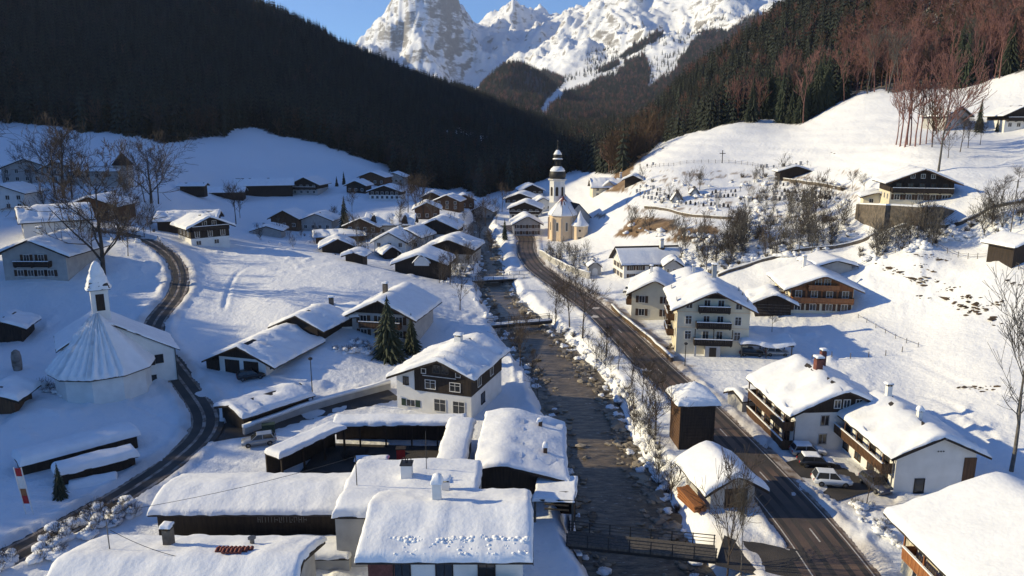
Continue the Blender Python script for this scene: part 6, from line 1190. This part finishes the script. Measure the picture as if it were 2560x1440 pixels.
# ================================================================= cemetery
def gravestones():
    g1 = MB().box(-0.35, 0.35, -0.1, 0.1, -0.3, 0.9).box(-0.4, 0.4, -0.14, 0.14, 0.902, 1.08).mesh('gravestone', 'grey_wall'); g2 = MB().box(-0.06, 0.06, -0.05, 0.05, -0.3, 1.5).box(-0.4, 0.4, -0.045, 0.045, 0.95, 1.1).mesh('gravestone', 'grey_wood'); g3 = MB().prism([(-0.3, -0.3), (0.3, -0.3), (0.3, 0.8), (0, 1.15), (-0.3, 0.8)], -0.09, 0.09).mesh('gravestone', 'grey_wood')
    rows = [((1600,468),(1660,480),10), ((1590,480),(1690,498),14), ((1600,494),(1670,504),10), ((1705,510),(1830,520),16), ((1760,496),(1850,490),12), ((1780,484),(1860,478),10), ((1850,505),(1960,500),14), ((1930,478),(2090,488),22), ((1935,488),(2100,500),24), ((1950,500),(2060,512),16), ((1940,462),(2000,466),8), ((1905,420),(2030,412),12), ((1600,420),(1650,412),5)]
    R = random.Random(2)
    for a, b, n in rows:
        n = int(n * 0.75)
        for k in range(n):
            f = (k + R.uniform(-0.2, 0.2)) / n; p = gp(a[0] + (b[0] - a[0]) * f, a[1] + (b[1] - a[1]) * f + R.uniform(-1.5, 1.5)); o = put('gravestone', (g1, g2, g3)[R.randrange(3)], None, p, R.uniform(-0.3, 0.3)); s = R.uniform(0.85, 1.3); o.scale = (s, s, s)
            tag(o, 'small grey gravestone or cross in the snowy hillside cemetery', 'gravestone', 'gravestones in the hillside cemetery')
gravestones()
def wall_run(name, label, pts, h, t, mat, snow=0.25, cat='wall', step=2.5):
    P = resample([(p[0], p[1], 0) for p in pts], step); o = empty(name, onground(P[0, 0], P[0, 1]), 0, label, cat); tg = np.gradient(P[:, :2], axis=0); tg /= np.linalg.norm(tg, axis=1)[:, None]; nr = np.c_[tg[:, 1], -tg[:, 0]]; z = Z(P[:, 0], P[:, 1]) - o.location.z
    def run(z0, z1, tt, nm, m):
        V = []
        for (x, y), (a, b), zz in zip(P[:, :2], nr, z):
            for s, q in ((-1, z0), (-1, z1), (1, z1), (1, z0)): V.append((x - o.location.x + a * s * tt / 2, y - o.location.y + b * s * tt / 2, zz + q))
        q = MB(); q.v = V; n = len(P)
        for k in range(n - 1):
            for i in range(4): a = 4 * k + i; b = 4 * k + (i + 1) % 4; q.f.append((a, b, b + 4, a + 4))
        q.f += [(0, 1, 2, 3), (4 * n - 1, 4 * n - 2, 4 * n - 3, 4 * n - 4)]; q.build(nm, m, o, nm != 'masonry')
    run(-1.0, h, t, 'masonry', mat)
    if snow: run(h + 0.002, h + snow, t + 0.12, 'coping_snow', 'roof_snow')
    return o
G = lambda *p: [gp(*q) for q in p]
wall_run('cemetery_wall', 'dark stone wall under the lower cemetery terrace', G((1612,520),(1680,528),(1740,545),(1830,548)), 0.7, 0.6, 'stone', 0.2); wall_run('cemetery_wall', 'dark stone wall along the upper right cemetery terrace', G((1938,448),(2000,456),(2060,464),(2110,476)), 0.8, 0.6, 'stone', 0.15)
wall_run('path_wall', 'low stone wall edging the footpath that climbs the right hill', G((1795,692),(1850,668),(1950,644),(2060,620),(2190,588)), 0.7, 0.4, 'stone', 0.2); wall_run('path_wall', 'low wall along the upper footpath below the terrace farmhouse', G((2215,585),(2320,575),(2420,548),(2560,508)), 0.7, 0.4, 'stone', 0.3)
wall_run('churchyard_wall', 'grey wall between the road and the church slope', G((1350,640),(1400,668),(1440,690),(1475,697)), 1.7, 0.4, 'grey_wall', 0.3); wall_run('garden_wall', 'snow-topped wall along the courtyard lane left of the timber-front house', G((610,1088),(700,1052),(800,1018),(900,992),(975,972)), 1.0, 0.5, 'grey_wall', 0.45)
wall_run('river_wall', 'dark retaining wall beside the lean-to shed at the river', [(6.6, 64), (6.3, 68), (6.5, 73), (6.6, 78)], 0.7, 0.4, 'stone', 0.25); wall_run('road_wall', 'snow-streaked brown retaining wall along the right side of the road below the cream houses', G((1530,770),(1580,815),(1640,868),(1680,905)), 0.8, 0.4, 'earth', 0.2)
fence('fence', 'wooden fence along the hilltop above the cemetery', G((1600,428),(1680,418),(1750,408),(1805,405),(1870,412),(1920,425)), 2.6, 1.4, (0.5, 1.0), 'grey_wood', 0.08)
fence('fence', 'fence climbing beside the footpath towards the brow of the snowfield', G((2145,672),(2200,648),(2260,625),(2330,612)), 2.4, 1.2, (0.5, 0.95), 'grey_wood', 0.07); fence('fence', 'fence with long shadows along the brow at the right edge', G((2342,618),(2400,638),(2470,648),(2540,672),(2575,690)), 2.4, 1.2, (0.5, 0.95), 'grey_wood', 0.07)
fence('fence', 'half-buried fence running diagonally down the right snowfield', G((2145,795),(2190,822),(2240,848),(2295,868)), 2.2, 0.9, (0.6,), 'grey_wood', 0.06); fence('fence', 'row of lone fence posts across the flat snow beside the carport', G((2030,902),(2100,900),(2180,898),(2255,880)), 2.6, 1.0, (), 'grey_wood', 0.08)
fence('fence', 'fence along the bend of the lane above the chapel', G((395,600),(425,640),(440,690),(425,740)), 2.6, 1.0, (0.5, 0.9), 'grey_wood', 0.06); fence('fence', 'fence right of the cemetery hut on the right hill', G((2010,450),(2080,468),(2130,480)), 2.2, 1.2, (0.5, 1.0), 'grey_wood', 0.07)
p = gp(1805, 408); o = empty('hill_cross', p, 0, 'tall wooden cross standing on the brow above the cemetery', 'cross'); MB().box(-0.12, 0.12, -0.12, 0.12, -0.5, 4.8).build('shaft', 'dark_wood', o); MB().box(-1.1, 1.1, -0.10, 0.10, 3.5, 3.75).build('crossbar', 'dark_wood', o)
# ================================================================= bridges
def bridge(label, A_, B_, wd, rail=1.1, mat='dark_metal', n=6, deck='grey_wood', snowy=1.0, rails=(0.35, 0.7, 1.05)):
    A_, B_ = Vector(A_), Vector(B_); d = B_ - A_; L = math.hypot(d.x, d.y); o = empty('footbridge', A_, math.atan2(d.y, d.x), label, 'bridge'); sl = d.z / L
    zz = lambda x: sl * x; m = MB(); m.slab([(0, -wd / 2, 0), (L, -wd / 2, d.z), (L, wd / 2, d.z), (0, wd / 2, 0)], 0.25); m.build('deck', deck, o)
    for s in (-0.6, 0.6): MB().slab([(0, s * wd / 2 - 0.15, -0.254), (L, s * wd / 2 - 0.15, d.z - 0.254), (L, s * wd / 2 + 0.15, d.z - 0.254), (0, s * wd / 2 + 0.15, -0.254)], 0.5).build('girder', 'dark_metal', o)
    if snowy: snow_sheet('deck_snow', L * (1 - snowy), L, -wd / 2 + 0.1, wd / 2 - 0.1, lambda X, Y: sl * X + 0.01, 0.16, o, 0.8, 0.05)
    for s in (-1, 1):
        for x in np.linspace(0.1, L - 0.1, n): MB().box(x - 0.05, x + 0.05, s * wd / 2 - 0.05, s * wd / 2 + 0.05, zz(x) - 0.3, zz(x) + rail).build('post', mat, o)
        for h in rails: MB().tube([(0, s * wd / 2, h), (L, s * wd / 2, d.z + h)], 0.05 if h > 1 else 0.035, 5).build('rail', mat, o)
    return o
bridge('near footbridge with dark railings crossing the river at the bottom', pz(1418, 1342, 0.35), pz(1790, 1380, 0.35), 2.4, n=8, snowy=0); bridge('middle footbridge over the river below the main bridge', pz(1216, 812, 0.1), pz(1378, 798, 0.3), 1.8, n=6); o = bridge('road bridge with pale railings leading to the village side', pz(1150, 700, 0.6), pz(1330, 690, 0.6), 4.5, mat='metal', n=8)
for x in (1, 13): MB().box(x - 1.5, x + 1.5, -2.4, 2.4, -3.4, -0.76).build('abutment', 'stone', o)
# ================================================================= cars, lamps, small things
car('white car parked on the forecourt between the lower right houses', gp(2078, 1212) + Vector((0, 0, 0.1)), 172, 'car_white', 0.0, 'suv'); car('dark car with snow on it parked behind the white one', gp(2040, 1172) + Vector((0.2, 0.6, 0.1)), 174, 'car_dark', 0.12); car('blue car parked against the balcony house wall', gp(2180, 1222) + Vector((0.3, 0, 0.1)), 98, 'car_blue', 0.0)
car('pale car buried in snow beside the dark parked one', gp(2028, 1150) + Vector((0, 1.2, 0.1)), 176, 'car_silver', 0.25)
car('silver car standing in the lane beside the courtyard walkway', gp(648, 1112) + Vector((0, 0, 0.1)), 20, 'car_silver', 0.0); car('snow-covered car parked by the road next to the cream villa', gp(1580, 752) + Vector((0, 0, 0.1)), 60, 'car_silver', 0.3); car('second snow-covered car parked nearer the white farmhouse', gp(1572, 732) + Vector((0, 0, 0.1)), 60, 'car_dark', 0.3)
def lamp(label, px, py, top):
    g = gp(px, py); f = g.y * CP - (g.z - CAM_H) * SP; h = (py - top) / FPX * f; o = empty('street_lamp', g, 0, label, 'lamp post'); MB().tube([(0, 0, -0.5), (0, 0, h)], [0.09, 0.06], 8).build('pole', 'dark_metal', o); MB().lathe([(0.12, h), (0.3, h + 0.1), (0.32, h + 0.3), (0.1, h + 0.45)], 8).build('lantern', 'dark_metal', o)
lamp('tall dark street lamp beside the low woodshed', 783, 1016, 895); lamp('street lamp at the roadside before the tall cream house', 1712, 915, 860); lamp('street lamp on the road bank left of the tall cream house', 1516, 892, 820)
def pole(label, px, py, top):
    g = gp(px, py); f = g.y * CP - (g.z - CAM_H) * SP; h = (py - top) / FPX * f; o = empty('utility_pole', g, 0, label, 'pole'); MB().tube([(0, 0, -0.5), (0, 0, h)], [0.12, 0.08], 6).build('shaft', 'grey_wood', o); MB().box(-0.6, 0.6, -0.05, 0.05, h - 0.5, h - 0.4).build('crossarm', 'grey_wood', o)
pole('thin utility pole among the village roofs left of the river', 1032, 680, 605); pole('thin utility pole beside the climbing footpath', 1997, 640, 600); pole('utility pole beside the terrace farmhouse at the right', 2525, 590, 450)
p = gp(66, 1285); o = empty('banner', p, 0, 'tall red and white banner between two leaning poles at the lower left', 'banner'); h = 5.3
for x in (-0.05, 0.72): q = MB().tube([(0, 0, -0.5), (0, 0, h)], 0.05, 6).build('pole', 'white_trim', o, loc=(x, 0, 0)); q.rotation_euler[1] = -0.10
for i, (z0, z1, mt) in enumerate(((4.3, 5.2, 'red'), (2.9, 4.296, 'white_trim'), (2.1, 2.896, 'orange_wood'), (1.2, 2.096, 'red'))): MB().slab([(0.02 - z0 * 0.1, 0, z0), (0.62 - z0 * 0.1, 0, z0), (0.62 - z1 * 0.1, 0, z1), (0.02 - z1 * 0.1, 0, z1)], 0.0).v and MB().prism([(0.02 - z0 * 0.1, z0), (0.62 - z0 * 0.1, z0), (0.62 - z1 * 0.1, z1), (0.02 - z1 * 0.1, z1)], -0.01, 0.01).build('cloth_panel', mt, o)
p = gp(672, 1082); o = empty('bin', p, 0.3, 'green waste container behind the silver car in the lane', 'container'); MB().box(-0.8, 0.8, -0.5, 0.5, 0.1, 1.2).build('body', 'shutter_green', o); MB().box(-0.84, 0.84, -0.54, 0.54, 1.203, 1.3).build('lid', 'shutter_green', o)
p = gp(45, 925); o = tag(MB().lathe([(0.55, -0.3), (0.7, 0.8), (0.7, 2.2), (0.55, 3.0), (0.2, 3.3)], 10).build('clipped_tree', 'slush', None, True, loc=p), 'clipped snowy cylinder tree at the left of the chapel', 'tree')
# clods of slipped snow along the front of the bottom centre roof
def clods():
    R = random.Random(5); bm = bmesh.new(); s_ = sk['s']
    for k in range(190):
        y = R.uniform(-0.5, 13.2); x = -4.0 + R.gauss(0, 0.13) if k < 120 else R.uniform(-5.5, -4.2); q = R.uniform(0.07, 0.2) * (1 if k < 120 else 0.7); z = sk['ridge'] + 0.18 - s_ * abs(x) + 0.60
        bmesh.ops.create_icosphere(bm, subdivisions=1, radius=1, matrix=Matrix.Translation((x, y, z)) @ Matrix.Diagonal((q * 1.3, q * 1.5, q * 0.7, 1)))
    me = bpy.data.meshes.new('snow_clods'); bm.to_mesh(me); bm.free(); me.materials.append(M['roof_snow']); me.polygons.foreach_set('use_smooth', [True] * len(me.polygons)); link(bpy.data.objects.new('snow_clods', me), sk['o'])['kind'] = 'stuff'
clods()
# things in the dark courtyard
p = Vector((-13.5, 82.5, 0.2)); o = empty('red_stall', p, 0.1, 'small red stall in the dark courtyard', 'stall'); MB().box(-0.5, 0.5, -0.4, 0.4, 0, 1.9).build('body', 'red', o); MB().box(-0.6, 0.6, -0.5, 0.5, 1.904, 2.0).build('roof', 'dark_wood', o)
p = Vector((-17.0, 82.0, 0.2)); o = empty('snowy_table', p, 0.05, 'snow-covered long table in the dark courtyard', 'table'); MB().box(-2.0, 2.0, -0.6, 0.6, 0.7, 0.8).build('tabletop', 'grey_wood', o); [MB().box(x - 0.06, x + 0.06, -0.4, 0.4, -0.2, 0.696).build('leg', 'grey_wood', o) for x in (-1.7, 1.7)]; snow_sheet('table_snow', -2, 2, -0.6, 0.6, lambda X, Y: np.full(X.shape, 0.8), 0.25, o, 0.4, 0.03)
for i in range(5): bush(Vector((-20.5 + i * 0.7, 83.5 + (i % 2), 0.2)), 'leafless shrub in the dark courtyard', i, 0.9, False, 'shrubs in the dark courtyard')
# overhead cables
def cable(label, A_, B_, sag): A_, B_ = Vector(A_), Vector(B_); m = MB().tube([tuple(A_.lerp(B_, t) - Vector((0, 0, 4 * sag * t * (1 - t)))) for t in np.linspace(0, 1, 12)], 0.022, 4); tag(m.build('overhead_cable', 'dark_metal'), label, 'cable')
cable('thin cable slung over the sign shop roof to the annex mast', (-14.9, 64.6, 9.5), (-38.0, 62.0, 5.0), 0.5); cable('thin cable sagging over the bottom left roof', pz(275, 1325, 8.6), pz(460, 1395, 6.6), 0.3)
# stones in and along the river
def river_stones():
    R = np.random.default_rng(4); V, Fc = [], []; bm = bmesh.new(); bmesh.ops.create_icosphere(bm, subdivisions=1, radius=1); bv = np.array([v.co for v in bm.verts]); bf = np.array([[v.index for v in f.verts] for f in bm.faces]); bm.free(); n = 2600; VV = []; FF_ = []
    t = np.gradient(RIV[:, :2], axis=0); t /= np.linalg.norm(t, axis=1)[:, None]; nr = np.c_[t[:, 1], -t[:, 0]]
    for k in range(n):
        i = R.integers(2, int(len(RIV) * 0.72)); side = R.choice([-1, 1], p=[0.35, 0.65]); u = side * RIV[i, 2] * (1.05 - abs(R.normal(0, 0.28))); f = R.uniform(0, 1); x, y = RIV[i, :2] * (1 - f) + RIV[i + 1, :2] * f + nr[i] * u; s = R.gamma(2.0, 0.11) + 0.08
        q = bv * (1 + 0.25 * R.normal(size=(len(bv), 1))) * s * np.array([1.2, 1.0, 0.6]); VV.append(q + np.array([x, y, rwz(y) + s * 0.05])); FF_.append(bf + k * len(bv))
    o = link(bpy.data.objects.new('river_stones', mesh_np('river_stones', np.concatenate(VV), np.concatenate(FF_), M['river_stone'], False))); o['kind'] = 'stuff'; o['label'] = 'brown and grey stones in the shallow river bed'; o['category'] = 'stones'
river_stones()
def bank_boulders():
    R = np.random.default_rng(14); t = np.gradient(RIV[:, :2], axis=0); t /= np.linalg.norm(t, axis=1)[:, None]; nr = np.c_[t[:, 1], -t[:, 0]]; P = []
    for k in range(230):
        i = R.integers(2, int(len(RIV) * 0.75)); sd = R.choice([-1, 1], p=[0.4, 0.6]); u = sd * (RIV[i, 2] * R.uniform(0.72, 1.12) + R.uniform(0, 0.8)); x, y = RIV[i, :2] + nr[i] * u; P.append((x, y, max(rwz(y), float(Z(np.array(x), np.array(y)))) - 0.1))
    scatter('snowy_boulders', 'snow-capped boulders along the edges of the river', 'boulders', LUMPS, np.array(P), R.uniform(0.25, 0.7, len(P)), R.integers(0, 3, len(P)))
bank_boulders()
# dark grass and stones breaking through the snow of the right pasture
def tussocks():
    R = np.random.default_rng(8); bm = bmesh.new(); bmesh.ops.create_icosphere(bm, subdivisions=1, radius=1); bv = np.array([v.co for v in bm.verts]); bf = np.array([[v.index for v in f.verts] for f in bm.faces]); bm.free(); VV, FF_ = [], []
    lines = [([(2222,674),(2262,686),(2290,700),(2305,706),(2326,700)], 60), ([(2288,638),(2330,645),(2372,658)], 40), ([(2345,700),(2375,745),(2410,770),(2440,785)], 60), ([(2440,785),(2470,772),(2508,755)], 30), ([(2300,660),(2330,680)], 16), ([(2370,720),(2395,725)], 14), ([(2410,740),(2460,775)], 30), ([(2408,965),(2440,970),(2500,972)], 30), ([(2200,660),(2225,668)], 8), ([(2270,740),(2330,745)], 10), ([(2480,790),(2490,810)], 12), ([(2515,700),(2555,720)], 16), ([(1570,548),(1640,542)], 26), ([(1780,570),(1840,560)], 22), ([(1905,430),(2030,412)], 24), ([(1640,375),(1660,362)], 16), ([(2050,392),(2120,380)], 6)]
    k = 0
    for ln, n in lines:
        L = np.array(ln, float)
        for _ in range(int(n * 0.7)):
            t = R.uniform(0, len(L) - 1.001); i = int(t); q = L[i] + (L[i + 1] - L[i]) * (t - i) + R.normal(0, 1, 2) * np.array([9.0, 4.0]); g = gp(*q); s_ = R.gamma(2.0, 0.07) + 0.06; VV.append(bv * (1 + 0.35 * R.normal(size=(len(bv), 1))) * s_ * np.array([1.7, 1.0, 0.5]) + np.array(g)); FF_.append(bf + k * len(bv)); k += 1
    o = link(bpy.data.objects.new('pasture_tussocks', mesh_np('pasture_tussocks', np.concatenate(VV), np.concatenate(FF_), M['earth'], False))); o['kind'] = 'stuff'; o['label'] = 'dark grass and stones breaking through the snow of the right pasture'; o['category'] = 'stones'
tussocks()
# ================================================================= air between the near valley and the far massif
HZ0 = float(ZG.min()) - 1.5 if ZG.min() < -4 else -6.0; HZ0 = min(HZ0, float(Z2.min()) - 1.5); HZ1 = float(max(Z2.max(), ZG.max())) + 40; print('haze box', HZ0, HZ1)
hz = MB().box(-3700, 4700, -60, 7900, HZ0, HZ1); hm = bpy.data.materials.new('haze'); hm.use_nodes = True; hn = hm.node_tree; hn.nodes.clear()
ho = hn.nodes.new('ShaderNodeOutputMaterial'); hv = hn.nodes.new('ShaderNodeVolumePrincipled'); hv.inputs['Color'].default_value = (0.66, 0.76, 1.0, 1); hv.inputs['Density'].default_value = 0.00005; hv.inputs['Anisotropy'].default_value = 0.2; hn.links.new(hv.outputs[0], ho.inputs['Volume'])
ho = hz.build('haze', hm); ho['kind'] = 'stuff'
